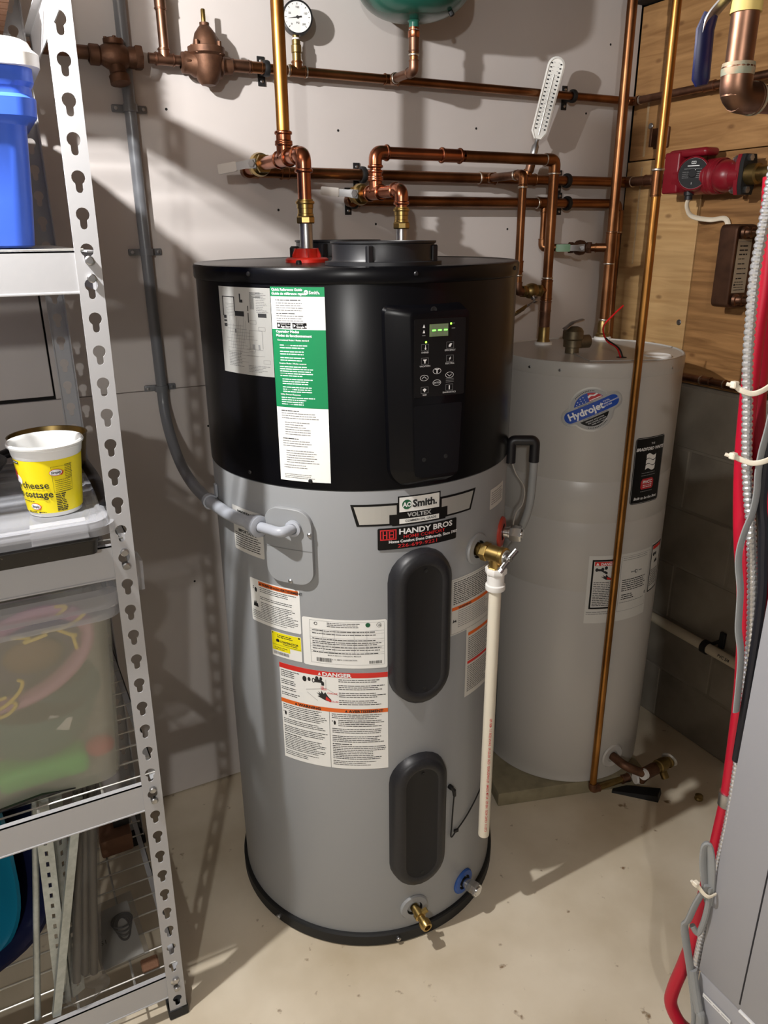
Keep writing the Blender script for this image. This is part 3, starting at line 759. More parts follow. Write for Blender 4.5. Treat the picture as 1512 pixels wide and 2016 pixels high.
# installer sticker
w_ = deg(29.2)
L = hl(-20.4, 1.0565, w_, .0465, 'label_black', name='installer_sticker', rnd=.003, off=.0022)
L.frame('ink_red', .005, .021, .038, .043, .0022)
for a in ((.010, .024, .0125, .040), (.0125, .031, .019, .033), (.017, .024, .0195, .040), (.0225, .024, .025, .040), (.025, .024, .033, .0262), (.025, .031, .033, .033), (.025, .038, .033, .040), (.031, .024, .033, .033), (.0315, .033, .033, .040)): L.rect('ink_red', *a)
L.text('ink_white', 'HANDY BROS', .0425, .0318, .0158, bold=.03, wide=1.22)
L.text('ink_red', 'HOME COMFORT', .052, .0225, .0098, bold=.01, wide=1.2)
L.text('ink_white', 'Home Comfort Done Differently, Since 1907', .022, .0140, .0084, bold=.03, wide=1.0)
L.text('ink_red', '226-699-9221', .040, .0035, .0105, bold=.01, wide=1.5)
L.done()
# IMPORTANT notice (two pieces show either side of the conduit)
w_ = deg(16.9)
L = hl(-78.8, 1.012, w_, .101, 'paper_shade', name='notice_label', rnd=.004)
L.text('ink', 'IMPORTANT', w_/2, .087, .0105, 'CENTER', bold=.025); L.text('ink', 'IMPORTANTE', w_/2, .045, .0100, 'CENTER', bold=.025)
L.lines('ink', .006, w_-.006, .082, 4, .005, .0016, .2).lines('ink', .006, w_-.006, .041, 7, .005, .0018, .15); L.done()
# orange warning
w_ = deg(22.6)
L = hl(-70.7, .856, w_, .103, 'paper', name='warning_label', rnd=.004)
L.rect('label_orange', .028, .0905, w_-.003, .1005).poly('ink', [(.030, .0925), (.037, .0925), (.0335, .0985)], 2).text('ink', 'WARNING/AVERTISSEMENT', .039, .0928, .0078, bold=.03, wide=1.06, lvl=3)
L.lines('ink', .031, w_-.005, .087, 14, .0043, .0014, .3, skip=(3, 4, 7)).lines('ink', .004, w_-.004, .027, 4, .0042, .0013, .1).lines('ink_grey', .004, w_-.012, .0095, 1, .004, .0013, .2)
L.disc('ink', .0185, .078, .0035, .0055).rect('ink', .009, .0795, .014, .0805).rect('ink', .010, .083, .0125, .0855)
L.poly('ink', [(.008, .037), (.010, .050), (.013, .044), (.016, .052), (.019, .045), (.022, .046), (.024, .037)])
L.rect('ink_grey', .0275, .030, .0279, .088); L.done()
# yellow contractor tag
w_ = deg(12.8)
L = hl(-61.1, .788, w_, .0605, 'paper', name='contractor_tag', rnd=.002)
L.rect('label_yellow', .001, .0265, w_-.001, .0595).rect('label_yellow', .001, .015, .048, .0265)
L.text('ink', 'CONTRACTOR', .023, .0365, .0070, bold=.03, wide=.95).lines('ink', .030, .070, .034, 1, .003, .0016, .05)
L.poly('ink', [(.013, .036), (.021, .036), (.021, .042), (.016, .044), (.012, .041)]).lines('ink', .016, .056, .054, 2, .0042, .0020, .15)
L.disc('ink', .004, .0565, .0016).disc('ink', w_-.005, .0565, .0022).rect('green_dark', .001, .0288, w_-.001, .0294, 2).lines('ink', .007, .042, .0235, 1, .003, .0014, .1).text('ink', '1-800-715-4747', .007, .0175, .0042, bold=.01)
L.bars('ink_grey', .004, .045, .005, .0125); L.done()
# rating plate
w_ = deg(30.2)
L = hl(-47.6, .786, w_, .115, 'paper', name='rating_label', rnd=.005)
L.frame('ink_grey', .017, .0085, w_-.006, .110, .0004)
L.disc('ink', .0305, .1025, .0038).disc('paper', .031, .1025, .0024, lvl=2).disc('green_dark', w_-.040, .1035, .0052).disc('ink', w_-.017, .1030, .0052).disc('paper', w_-.017, .1030, .0045, lvl=2).text('ink', 'UL', w_-.0195, .1008, .0060, bold=.02, lvl=3)
L.lines('ink', .055, w_-.055, .1065, 3, .004, .0014, .1)
for v in (.0895, .083, .0705, .0645, .053, .047, .0385, .034): L.rect('ink_grey', .017, v, w_-.006, v+.0004)
for u in (.045, .070, .1115, .138): L.rect('ink_grey', u, .034, u+.0004, .0895)
for v in (.0875, .0805, .068, .0618, .0575, .0508, .0445, .0365): L.lines('ink', .022, w_-.012, v, 1, .004, .0017, .1, words=True)
L.text('ink', 'MADE IN MEXICO / FABRIQUÉ AU MEXIQUE', w_/2, .0285, .0036, 'CENTER', bold=.01).text('ink', 'A. O. SMITH CORPORATION', w_/2, .0185, .0042, 'CENTER', bold=.01)
L.bars('ink', .030, .063, .0125, .022).bars('ink', w_-.038, w_-.012, .0115, .0185); L.done()
# danger / warning panel
w_ = deg(41.0)
L = hl(-58.3, .527, w_, .248, 'paper', name='danger_label')
t = .248
L.rect('label_red', 0, t-.0125, w_, t)
L.poly('ink_white', [(.0950, t-.0105), (.1020, t-.0105), (.0985, t-.0030)], 2).text('ink_white', 'DANGER', .1045, t-.0108, .0125, bold=.035, wide=1.25, lvl=3)
L.rect('label_orange', 0, .1475, w_, .1575)
wm = w_*.475
L.poly('ink', [(.036, .1495), (.042, .1495), (.039, .1555)], 2).text('ink', 'WARNING', .045, .1492, .0092, bold=.03, wide=1.2, lvl=3)
L.poly('ink', [(.152, .1495), (.158, .1495), (.155, .1555)], 2).text('ink', 'AVERTISSEMENT', .161, .1492, .0092, bold=.03, wide=1.1, lvl=3)
L.rect('ink_grey', wm, 0, wm+.0009, .1475)
L.lines('ink', .003, .052, t-.017, 14, .0047, .0017, .35, skip=(4, 8, 11)); L.lines('ink', .140, w_-.004, t-.017, 14, .0047, .0017, .25, skip=(2, 6, 10))
# tap and scalded hand
for u, v, r in ((.063, t-.026, .007), (.074, t-.025, .005), (.092, t-.020, .0055), (.101, t-.020, .0045)): L.disc('ink', u, v, r*.7, r)
L.poly('ink', [(.082, t-.030), (.082, t-.022), (.100, t-.022), (.108, t-.028), (.108, t-.036), (.102, t-.036), (.101, t-.030)])
L.disc('ink', .084, t-.026, .0035, .0060).disc('paper', .0845, t-.026, .0018, .0035, lvl=2)
for k in range(3): L.rect('ink_red', .1005+k*.0025, t-.044, .1015+k*.0025, t-.038)
L.text('ink_red', 'HOT', .1005, t-.0475, .0060, bold=.02).text('ink_red', 'CHAUDE', .114, t-.0555, .0056, bold=.01).text('ink_red', 'BRÛLURE', .118, t-.0755, .0050, bold=.01)
L.poly('ink', [(.090, t-.055), (.097, t-.058), (.094, t-.051), (.100, t-.057), (.101, t-.049), (.106, t-.057), (.110, t-.052), (.116, t-.062), (.123, t-.070), (.122, t-.076), (.108, t-.072), (.092, t-.064), (.097, t-.0625)])
L.poly('label_red', [(.112, t-.062), (.122, t-.071), (.122, t-.0755), (.110, t-.071)], 2)
for a, c in (((.066, t-.052), (.112, t-.042)), ((.112, t-.042), (.139, t-.058)), ((.068, t-.058), (.092, t-.076)), ((.112, t-.042), (.112, t-.020))):
    dx, dy = c[0]-a[0], c[1]-a[1]; l = math.hypot(dx, dy); nx, ny = -dy/l*.0003, dx/l*.0003
    L.poly('ink_grey', [(a[0]+nx, a[1]+ny), (a[0]-nx, a[1]-ny), (c[0]-nx, c[1]-ny), (c[0]+nx, c[1]+ny)])
for u0, u1 in ((.004, wm-.005), (wm+.006, w_-.005)):
    L.lines('ink', u0, u1, .1435, 3, .0047, .0016, .2); L.lines('ink', u0+.014, u1, .1285, 4, .0047, .0016, .25)
    L.disc('ink', u0+.006, .1205, .0026, .0055).rect('ink', u0, .1235, u0+.0025, .1255)
    L.lines('ink', u0, u1, .106, 8, .0047, .0016, .2, skip=(3,)); L.lines('ink', u0, u0+.045, .0665, 1, .0047, .0022, .1); L.lines('ink', u0, u1, .061, 8, .0047, .0016, .25); L.lines('ink', u0, u1-.02, .021, 3, .0047, .0015, .4)
L.done()
# papers on the right flank
w_ = deg(24)
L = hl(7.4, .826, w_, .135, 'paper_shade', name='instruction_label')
L.frame('ink', .003, .003, w_-.003, .132, .0006).lines('ink', .007, w_-.006, .127, 12, .0046, .0020, .1)
L.rect('label_orange', .004, .060, w_-.004, .068).text('ink', 'WARNING', .022, .0612, .0070, bold=.03, wide=1.2, lvl=3)
L.lines('ink_grey', .022, w_-.006, .056, 9, .0048, .0014, .2).poly('ink', [(.006, .030), (.009, .039), (.012, .034), (.016, .037), (.018, .030), (.012, .032)]).done()
w_ = deg(17)
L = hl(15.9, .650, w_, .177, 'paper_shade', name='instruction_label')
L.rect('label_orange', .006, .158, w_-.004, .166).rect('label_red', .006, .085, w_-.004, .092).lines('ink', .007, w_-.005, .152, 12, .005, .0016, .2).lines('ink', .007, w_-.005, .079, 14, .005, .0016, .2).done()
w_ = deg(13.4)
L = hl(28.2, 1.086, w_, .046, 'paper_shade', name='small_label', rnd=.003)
L.lines('ink_grey', .006, w_-.006, .038, 6, .0052, .0018, .2).done()

# ================================================================ PLUMBING ON AND ABOVE THE FIRST HEATER
R34, R1, R12 = .0111, .0141, .0080
X, Y, Z = V((1, 0, 0)), V((0, 1, 0)), V((0, 0, 1))
def clamp(name_label, p, d, r, plate=.032):
    """black two-screw pipe clamp standing off a wall; p on the pipe axis, d the wall's normal, pipe along the other horizontal"""
    p = V(p); d = V(d); t = Z.cross(d)
    c = thing('pipe_clamp', name_label, 'clamp', p-d*.04, 'black pipe clamps on the walls')
    wall = p-d*STAND
    bx = B()
    q = lambda a, bb, e: wall+t*a+Z*bb+d*e
    def slab(a0, a1, b0, b1, e0, e1):
        bx.loops([[q(a0, b0, e0), q(a1, b0, e0), q(a1, b1, e0), q(a0, b1, e0)], [q(a0, b0, e1), q(a1, b0, e1), q(a1, b1, e1), q(a0, b1, e1)]], True, True)
    slab(-.009, .009, -plate, plate, 0, .004); slab(-.007, .007, -.012, .012, .003, STAND-r)
    part('bracket', bx, 'rubber_black', c)
    part('ring', B().lathe([(r+.0004, -.006), (r+.006, -.006), (r+.007, -.003), (r+.007, .003), (r+.006, .006), (r+.0004, .006), (r+.0004, -.006)], p, t, 24), 'rubber_black', c)
    for s in (-1, 1):
        part('screw', B().lathe([(.0045, 0), (.0042, .002), (.002, .003), (0, .003)], q(0, s*(plate-.010), .004), d, 12), 'zinc', c)
    return c
STAND = .04
# ---- hot side: riser, tee, elbow, union, nipple
hx, hy = .6385, 1.592
T = thing('copper_riser', 'shiny golden copper riser from the ceiling to the tee above the red hot collar', 'pipe', (hx, hy, 1.60))
pipe(T, (hx, 1.700, 1.805), (hx, 1.700, 2.335), R1, 'copper_gold')
tee(T, (hx, 1.700, 1.804), Y, Z, R1, 'copper_new', L=2.2, beads=1)
elbow(T, (hx, 1.70, 1.804), (hx, hy, 1.804), (hx, hy, 1.7), R1, 'copper_new', L=2.5, beads=1)
pipe(T, (hx, hy+.02, 1.804), (hx, 1.70, 1.804), R1, 'copper_new'); pipe(T, (hx, hy, 1.80), (hx, hy, 1.715), R1, 'copper_new')
coupling(T, (hx, 1.70, 1.845), Z, R1, .012, 'copper_new', beads=1)
def union(par, x, y, z0, z1):
    h = z1-z0; b = B().lathe([(.0150, h*.30), (.0172, h*.31), (.0172, h*.40), (.0160, h*.42), (.0160, h*.62), (.0172, h*.64), (.0172, h*.80), (.0195, h*.82), (.0200, h*.87), (.0195, h*.92), (.0168, h*.94), (.0168, h), (.013, h)], (x, y, z0), Z, 28)
    hexnut(b, (x, y, z0), Z, .0198, h*.30, 8); part('union', b, 'brass', par, angle=25)
    part('nipple', B().lathe([(.0135, 1.597), (.0135, 1.606), (.0150, 1.608), (.0150, 1.618), (.0138, 1.621), (.0138, z0+.004), (.010, z0+.004)], (x, y, 0), Z, 28), 'zinc', par)
union(T, hx, hy, 1.671, 1.718)
pipe(T, (hx, 1.715, 1.804), (hx, 1.83, 1.804), R1, 'copper_new')
vh = ball_valve('ball_valve', 'upper brass ball valve with short grey lever, left of the red collar pipe', (hx, 1.865, 1.804), Y, (-.75, -.66, 0), (-.70, .70, -.12), R1, .088)
# ---- hot pipe along the white wall to the pump
P2 = thing('copper_pipe', 'upper of two wall pipes behind the heaters, running to the red pump', 'pipe', (hx, 1.98, 1.797))
z2 = 1.797
pipe(P2, (hx, 1.895, z2+.004), (hx, 1.97, z2+.002), R1, 'copper_new')
elbow(P2, (hx, 1.9, z2), (hx, 1.98, z2), (.8, 1.98, z2), R1, 'copper_old')
pipe(P2, (hx+.01, 1.98, z2), (1.880, 1.98, z2), R1, 'copper_old')
coupling(P2, (.742, 1.98, z2), X, R1, .012)
tee(P2, (1.362, 1.98, z2), X, -Y, R1, rb=R34); tee(P2, (1.506, 1.98, z2), X, Z, R1, rb=R34)
elbow(P2, (1.8, 1.98, z2), (1.893, 1.98, z2), (1.893, 1.8, z2), R1)
pipe(P2, (1.893, 1.97, z2), (1.893, 1.765, z2), R1, 'copper_dull'); coupling(P2, (1.893, 1.875, z2), Y, R1, .02, 'copper_dull')
solder(P2, [((1.335, 1.98, z2), X), ((1.390, 1.98, z2), X), ((1.862, 1.98, z2), X), ((1.893, 1.948, z2), Y)], R1)
# ---- bypass drop from that pipe
BY = thing('bypass_pipe', 'copper pipe dropping from the wall pipe just right of the black heater shroud', 'pipe', (1.362, 1.81, 1.50))
pipe(BY, (1.362, 1.955, z2), (1.362, 1.815, z2), R34, 'copper_dull'); elbow(BY, (1.362, 1.98, z2), (1.362, 1.81, z2), (1.362, 1.81, 1.5), R34, 'copper_old')
pipe(BY, (1.362, 1.81, z2-.01), (1.362, 1.81, 1.50), R34, 'copper_old'); coupling(BY, (1.362, 1.81, 1.56), Z, R34, .016)
elbow(BY, (1.362, 1.81, 1.6), (1.362, 1.81, 1.492), (1.47, 1.815, 1.492), R34, 'copper_dull')
solder(BY, [((1.362, 1.845, z2), Y), ((1.362, 1.81, 1.765), Z), ((1.362, 1.81, 1.536), Z)], R34)
ball_valve('ball_valve', 'dull brass ball valve between the two copper drops beside the black shroud', (1.413, 1.812, 1.492), X, (0, -.6, -.8), (-.85, -.1, -.35), R34*1.05, .085, 'brass_dull', 'brass_dull', 'zinc')
# ---- cold side
cx_, cy_ = .918, 1.684; zc = 1.745
Cn = thing('copper_pipe', 'bright new copper cold pipe looping from the heater top over to the second heater', 'pipe', (cx_, cy_, 1.60))
union(Cn, cx_, cy_, 1.660, 1.708)
elbow(Cn, (cx_, cy_, 1.66), (cx_, cy_, zc), (cx_, 1.8, zc), R1, 'copper_new', L=2.3, beads=1)
pipe(Cn, (cx_, cy_+.02, zc), (cx_, 1.815, zc), R1, 'copper_new'); pipe(Cn, (cx_, cy_, 1.695), (cx_, cy_, zc-.01), R1, 'copper_new'); pipe(Cn, (cx_, 1.817, zc), (cx_, 1.817, 1.826), R1, 'copper_new')
tee(Cn, (cx_, 1.817, zc), Y, Z, R1, 'copper_new', L=2.3, beads=1)
coupling(Cn, (cx_, 1.817, zc+.041), Z, R1, .010, 'copper_new', beads=1)
zu = 1.836
elbow(Cn, (cx_, 1.817, zc), (cx_, 1.817, zu), (1.2, 1.817, zu), R1, 'copper_new', L=2.5, beads=1)
ix, iy = 1.472, 1.817
pipe(Cn, (cx_+.02, 1.817, zu), (1.175, 1.817, zu), R1, 'copper_new'); coupling(Cn, (1.135, 1.817, zu), X, R1, .030, 'copper_new', beads=1)
pipe(Cn, (1.135, 1.817, zu), (ix-.01, iy, zu), R1, 'copper_old'); elbow(Cn, (1.2, iy, zu), (ix, iy, zu), (ix, iy, 1.5), R1, 'copper_old')
pipe(Cn, (ix, iy, zu-.01), (ix, iy, 1.36), R1, 'copper_old'); tee(Cn, (ix, iy, 1.492), Z, -X, R1, 'copper_old', R34)
coupling(Cn, (ix, iy, 1.446), Z, R1, .016, 'copper_dull')
b = B().lathe([(.020, 0), (.020, .004), (.0165, .010), (.0165, .045), (.014, .046)], (ix, iy, 1.342), Z, 24); part('dielectric_fitting', b, 'brass_dull', Cn)
part('lower_nipple', B().tube([(ix, iy, 1.385), (ix, iy, 1.435)], R1*1.12, 18), 'bronze', Cn)
solder(Cn, [((ix-.032, iy, zu), X), ((ix, iy, zu-.034), Z), ((ix, iy, 1.525), Z)], R1)
ball_valve('ball_valve', 'lower brass ball valve with grey lever, on the bright cold pipe', (cx_, 1.905, zc), Y, (-.75, -.66, 0), (-.62, .74, .10), R1, .095)
pipe(Cn, (cx_, 1.84, zc), (cx_, 1.875, zc), R1, 'copper_new')
# ---- cold pipe along the wall and its drops
P3 = thing('copper_pipe', 'copper pipe along the white wall, lower one of the pair behind the heaters', 'pipe', (cx_, 1.98, 1.735))
z3 = 1.733
pipe(P3, (cx_, 1.935, zc-.004), (cx_, 1.972, z3+.004), R1, 'copper_new'); elbow(P3, (cx_, 1.9, z3), (cx_, 1.98, z3), (1.2, 1.98, z3), R1)
pipe(P3, (cx_+.01, 1.98, z3), (1.845, 1.98, z3), R1)
tee(P3, (1.575, 1.98, z3), X, -Z, R1, rb=R12*1.1)
elbow(P3, (1.7, 1.98, z3), (1.868, 1.98, z3), (1.868, 1.98, 1.6), R1)
elbow(P3, (1.868, 1.98, 1.8), (1.868, 1.972, 1.678), (1.868, 1.965, 1.5), R1*1.05)
pipe(P3, (1.868, 1.975, z3-.02), (1.868, 1.965, 1.30), R1)
pipe(P3, (1.575, 1.98, z3-.02), (1.575, 1.98, 1.62), R12*1.1, 'copper_old')
solder(P3, [((1.546, 1.98, z3), X), ((1.835, 1.98, z3), X), ((1.868, 1.97, 1.648), Z)], R1)
# ---- outlet of the second heater
ox, oy = 1.703, 1.818
OU = thing('copper_pipe', 'tall copper pipe rising from the second heater lid to the ceiling, by the room corner', 'pipe', (ox, oy, 1.345))
pipe(OU, (ox, oy, 1.36), (ox, oy, 2.335), R1)
tee(OU, (ox, oy, 1.605), Z, (-.63, .78, 0), R1, rb=R34, L=3.2); coupling(OU, (ox, oy, 2.26), Z, R1, .02)
b = B().lathe([(.0205, 0), (.0215, .003), (.0215, .010), (.017, .014), (.017, .042), (.014, .050)], (ox, oy, 1.342), Z, 24); part('dielectric_fitting', b, 'brass_dull', OU)
elbow(OU, (1.575, 1.98, 1.7), (1.575, 1.978, 1.605), (ox, oy, 1.605), R34, 'copper_old')
pipe(OU, (1.575, 1.978, 1.605), (ox-.01, oy+.012, 1.605), R34, 'copper_old')
solder(OU, [((ox, oy, 1.648), Z), ((ox, oy, 1.560), Z), ((ox, oy, 1.395), Z), ((ox, oy, 2.243), Z)], R1)
d_ = V((ox-1.575, oy-1.978, 0)).normalized()
ball_valve('ball_valve', 'small dark ball valve with pale green lever, above the second heater', V((1.575, 1.978, 1.605))+d_*.115, d_, (-.5, -.86, 0), (-.86, .5, 0), R34*1.05, .078, 'clear_handle', 'bronze', 'zinc')
# ---- thin long pipe standing in front of the second heater
TP = thing('copper_pipe', 'long thin copper pipe running floor to ceiling in front of the second heater', 'pipe', (1.432, 1.395, 0))
pipe(TP, (1.432, 1.395, .035), (1.432, 1.395, 2.335), .0105, 'copper_gold'); coupling(TP, (1.431, 1.396, 1.755), Z, .0105, .03, 'copper_old')
elbow(TP, (1.432, 1.395, .3), (1.432, 1.395, .034), (1.55, 1.385, .034), .0105, 'copper_dull')
pipe(TP, (1.44, 1.3945, .034), (1.545, 1.386, .036), .0105, 'brass_dull'); coupling(TP, (1.555, 1.385, .036), (1, -.08, 0), .012, .014, 'copper_dull')
solder(TP, [((1.431, 1.396, 1.782), Z), ((1.571, 1.384, .036), (1, -.08, 0))], .0125)
# ---- upper cold main along the white wall and round the corner
z1 = 2.026
P1 = thing('copper_main', 'copper water main running high along the white wall and round the corner', 'pipe', (.2, 1.98, z1))
pipe(P1, (-.3, 1.98, z1), (.262, 1.98, z1), R34, 'copper_dull'); pipe(P1, (.262, 1.98, z1), (.30, 1.98, z1), R34*1.25, 'bronze')
pipe(P1, (.43, 1.98, z1), (.51, 1.98, z1), R34, 'copper_dull'); tee(P1, (.466, 1.98, z1), X, Z, R34, 'copper_dull')
pipe(P1, (.467, 1.98, z1), (.467, 1.98, 2.335), R34, 'copper_dull'); coupling(P1, (.467, 1.98, 2.14), Z, R34, .018, 'copper_dull')
pipe(P1, (.61, 1.98, z1), (1.88, 1.98, z1), R34, 'copper_old')
coupling(P1, (.645, 1.98, z1), X, R34*1.1, .022, 'copper_dull'); coupling(P1, (.683, 1.98, z1), X, R34, .016)
tee(P1, (.788, 1.98, z1), X, Z, R34); tee(P1, (1.05, 1.98, z1), X, -Y, R34)
pipe(P1, (1.05, 1.965, z1), (1.05, 1.87, z1), R34*.95, 'copper_dull'); elbow(P1, (1.05, 1.98, z1), (1.05, 1.862, z1), (1.05, 1.862, 2.2), R34*.95, 'copper_dull')
pipe(P1, (1.05, 1.862, z1+.01), (1.05, 1.862, 2.095), R34*.95); coupling(P1, (1.05, 1.862, 2.085), Z, R34, .018, 'copper_dull')
b = B().lathe([(R34*1.2, 0), (R34*1.3, .002), (R34*1.3, .014), (R34*1.15, .016), (R34*1.15, .022)], (1.05, 1.862, 2.098), Z, 22); part('threaded_adapter', b, 'copper_new', P1)
elbow(P1, (1.7, 1.98, z1), (1.893, 1.98, z1), (1.893, 1.7, z1), R34); pipe(P1, (1.893, 1.97, z1), (1.893, .7, z1), R34, 'copper_dull'); coupling(P1, (1.893, 1.69, z1), Y, R34, .02, 'copper_dull')
solder(P1, [((.765, 1.98, z1), X), ((.811, 1.98, z1), X), ((1.862, 1.98, z1), X), ((1.893, 1.948, z1), Y), ((1.05, 1.955, z1), Y), ((1.05, 1.862, 2.062), Z), ((.467, 1.98, 2.158), Z), ((.627, 1.98, z1), X)], R34)
# ---- gauge
G = thing('pressure_gauge', 'round white-faced pressure gauge on a short brass stem above the copper main', 'gauge', (.788, 1.98, z1+.02))
part('stem', B().lathe([(.011, .022), (.011, .038), (.0125, .040), (.0125, .055), (.0105, .057), (.0105, .066), (.0085, .068), (.0085, .080)], (.788, 1.98, z1), Z, 22), 'brass_dull', G)
part('thread_tape', B().tube([(.788, 1.98, z1+.066), (.788, 1.98, z1+.071)], .0092, 16), 'white_plastic', G)
gn = V((-.26, -.965, .02)).normalized(); gc = V((.790, 1.972, 2.137))
part('case', B().lathe([(0, -.022), (.030, -.022), (.0355, -.018), (.0365, .004), (.0365, .010), (.0335, .011), (.0325, .009)], gc, gn, 48), 'plastic_black', G)
gt = Z.cross(gn).normalized(); gu = gn.cross(gt)
part('dial', B().lathe([(.0326, .0085), (0, .0085)], gc, gn, 48), 'gauge_face', G)
F_ = Face(G, plane_map(gc, gt, gu), .0092)
for k in range(13):
    a = math.radians(225-k*22.5); c, s = math.cos(a), math.sin(a); r0 = .026 if k % 2 == 0 else .028
    F_.poly('ink', [(c*r0-s*.0005, s*r0+c*.0005), (c*r0+s*.0005, s*r0-c*.0005), (c*.030+s*.0005, s*.030-c*.0005), (c*.030-s*.0005, s*.030+c*.0005)])
for k, t in enumerate(('0', '50', '100', '150', '200')):
    a = math.radians(225-k*67.5); F_.text('ink', t, .0205*math.cos(a), .0205*math.sin(a)-.002, .006, 'CENTER')
F_.text('ink', 'PSI', 0, -.014, .006, 'CENTER')
a = math.radians(188); c, s = math.cos(a), math.sin(a)
F_.poly('ink', [(c*.026, s*.026), (-c*.010-s*.0018, -s*.010+c*.0018), (-c*.010+s*.0018, -s*.010-c*.0018)], 3).disc('ink', 0, 0, .0034, lvl=4)
F_.done()
part('glass_rim', B().lathe([(.0325, .0092), (.0335, .0115), (.0345, .0095)], gc, gn, 48), 'rubber_black', G)
# ---- expansion tank
E_ = thing('expansion_tank', 'glossy green expansion tank above the copper main, only its rounded bottom in view', 'tank', (1.05, 1.862, 2.12))
pr = [(0, 2.134), (.022, 2.134), (.035, 2.137)]
for k in range(1, 13):
    a = PI/2*k/12; pr.append((.035+.105*math.sin(a), 2.212-.075*math.cos(a)))
pr += [(.1405, 2.25), (.1405, 2.333), (0, 2.333)]
part('shell', B().lathe(pr, (1.05, 1.862, 0), Z, 56), 'tank_green', E_)
part('nipple', B().lathe([(.0125, 2.112), (.0125, 2.130), (.016, 2.134), (.020, 2.138)], (1.05, 1.862, 0), Z, 20), 'tank_green', E_)
part('thread_tape', B().tube([(1.05, 1.862, 2.110), (1.05, 1.862, 2.115)], .0128, 18), 'white_plastic', E_)
part('valve_stem_cap', B().lathe([(.006, 0), (.006, .010), (0, .012)], (1.115, 1.80, 2.147), (.4, -.4, -1), 10), 'rubber_black', E_)
# ---- backflow preventer and pressure reducing valve
K_ = thing('backflow_preventer', 'brown bronze backflow preventer on the main, partly hidden behind the grey shelf post', 'valve', (.355, 1.97, 1.99))
b = B().lathe([(.016, -.055), (.021, -.052), (.021, -.034), (.018, -.030), (.026, -.016), (.030, 0), (.026, .018), (.020, .028), (.022, .034), (.022, .058), (.016, .060)], (.355, 1.975, z1-.004), X, 28)
b.lathe([(.014, 0), (.018, .004), (.018, .030), (.022, .034), (.022, .050), (.012, .054), (0, .054)], (.355, 1.972, z1-.01), (0.1, -.2, -1), 24)
hexnut(b, (.398, 1.975, z1-.003), X, .026, .016)
part('body', b, 'bronze', K_)
b = B()
for a in (0, 1.57, 3.14, 4.71): b.lathe([(.004, 0), (.004, .006), (0, .007)], V((.355, 1.972, z1+.026))+V((.016*math.cos(a), .016*math.sin(a), 0)), Z, 8)
b.lathe([(.020, .02), (.022, .024), (.022, .030), (.010, .034), (0, .034)], (.355, 1.972, z1-.002), Z, 20); part('bonnet', b, 'bronze', K_)
Pv = thing('pressure_reducing_valve', 'bell-shaped bronze pressure reducing valve on the main, left of the black clamp', 'valve', (.560, 1.972, 1.98))
b = B().lathe([(.013, -.062), (.022, -.058), (.023, -.040), (.028, -.032), (.032, 0), (.028, .032), (.019, .038), (.018, .058), (.013, .062)], (.562, 1.975, z1-.004), X, 28)
b.lathe([(.042, .022), (.042, .015), (.036, .010), (.032, -.020), (.024, -.040), (.016, -.048), (0, -.050)], (.560, 1.966, z1), Z, 28)
hexnut(b, (.508, 1.975, z1-.003), X, .024, .014); part('body', b, 'bronze', Pv)
b = B().lathe([(.042, .022), (.042, .028), (.030, .031), (.028, .042), (.024, .056), (.015, .068), (.011, .072), (.011, .078), (0, .078)], (.560, 1.966, z1), Z, 28)
for k in range(4):
    a = .7+k*PI/2; b.lathe([(.0055, .012), (.0055, .038), (0, .040)], V((.560, 1.966, z1))+V((.036*math.cos(a), .036*math.sin(a), 0)), Z, 8)
part('bell', b, 'bronze', Pv)
part('adjusting_screw', B().lathe([(.0052, .076), (.0052, .104), (.004, .106), (0, .106)], (.560, 1.970, z1), Z, 14), 'brass', Pv)
# ---- clamps
clamp('black clamp on the copper main, left of the pressure gauge', (.708, 1.98, z1), -Y, R34)
clamp('black clamp on the copper main behind the white thermometer', (1.655, 1.98, z1), -Y, R34)
clamp('black clamp on the upper wall pipe, behind the bright copper loop', (.962, 1.98, z2), -Y, R1)
clamp('black clamp on the lower wall pipe, beside the lower grey lever', (.935, 1.98, z3), -Y, R1, .034)
clamp('black clamp on the upper wall pipe, right of the thermometer', (1.655, 1.98, z2), -Y, R1)
clamp('black clamp on the lower wall pipe, above the pale green lever', (1.662, 1.98, z3), -Y, R1)
# ---- thermometer
a0, a1 = V((1.506, 1.975, z2+.02)), V((1.560, 1.940, 2.112)); ta = (a1-a0).normalized(); tn = V((-.52, -.85, 0)); tn = (tn-ta*tn.dot(ta)).normalized(); ts = ta.cross(tn)*-1
TH = thing('thermometer', 'white stick thermometer leaning above the upper wall pipe', 'thermometer', a0)
part('well', B().lathe([(R34*1.1, 0), (R34*1.2, .004), (R34*1.2, .030), (R34*.9, .034)], a0, ta, 18), 'copper_dull', TH)
L0 = (a1-a0).length
part('socket', B().lathe([(.009, .030), (.0105, .034), (.0105, .070), (.006, .078), (.005, .092)], a0, ta, 18), 'zinc', TH)
def tp_(x, y, z): return a0+ta*(y)+ts*x+tn*z
ol = [(-.010, .088), (.010, .088), (.0235, .108), (.0245, L0-.024)] + [(.0245*math.cos(k*PI/10), L0-.024+.024*math.sin(k*PI/10)) for k in range(1, 10)] + [(-.0245, L0-.024), (-.0235, .108)]
part('frame', B().loops([[tp_(x, y, 0) for x, y in ol], [tp_(x, y, .009) for x, y in ol], [tp_(x*.82, (y-L0/2)*.97+L0/2, .012) for x, y in ol], [tp_(x*.76, (y-L0/2)*.96+L0/2, .008) for x, y in ol]], True, True), 'thermo_white', TH)
part('glass_tube', B().tube([tp_(0, .100, .009), tp_(0, L0-.045, .009)], .0022, 10), 'silver_foil', TH)
F_ = Face(TH, lambda u, v, off: tp_(u, v, .0085+off), .0004); F_.step = 1
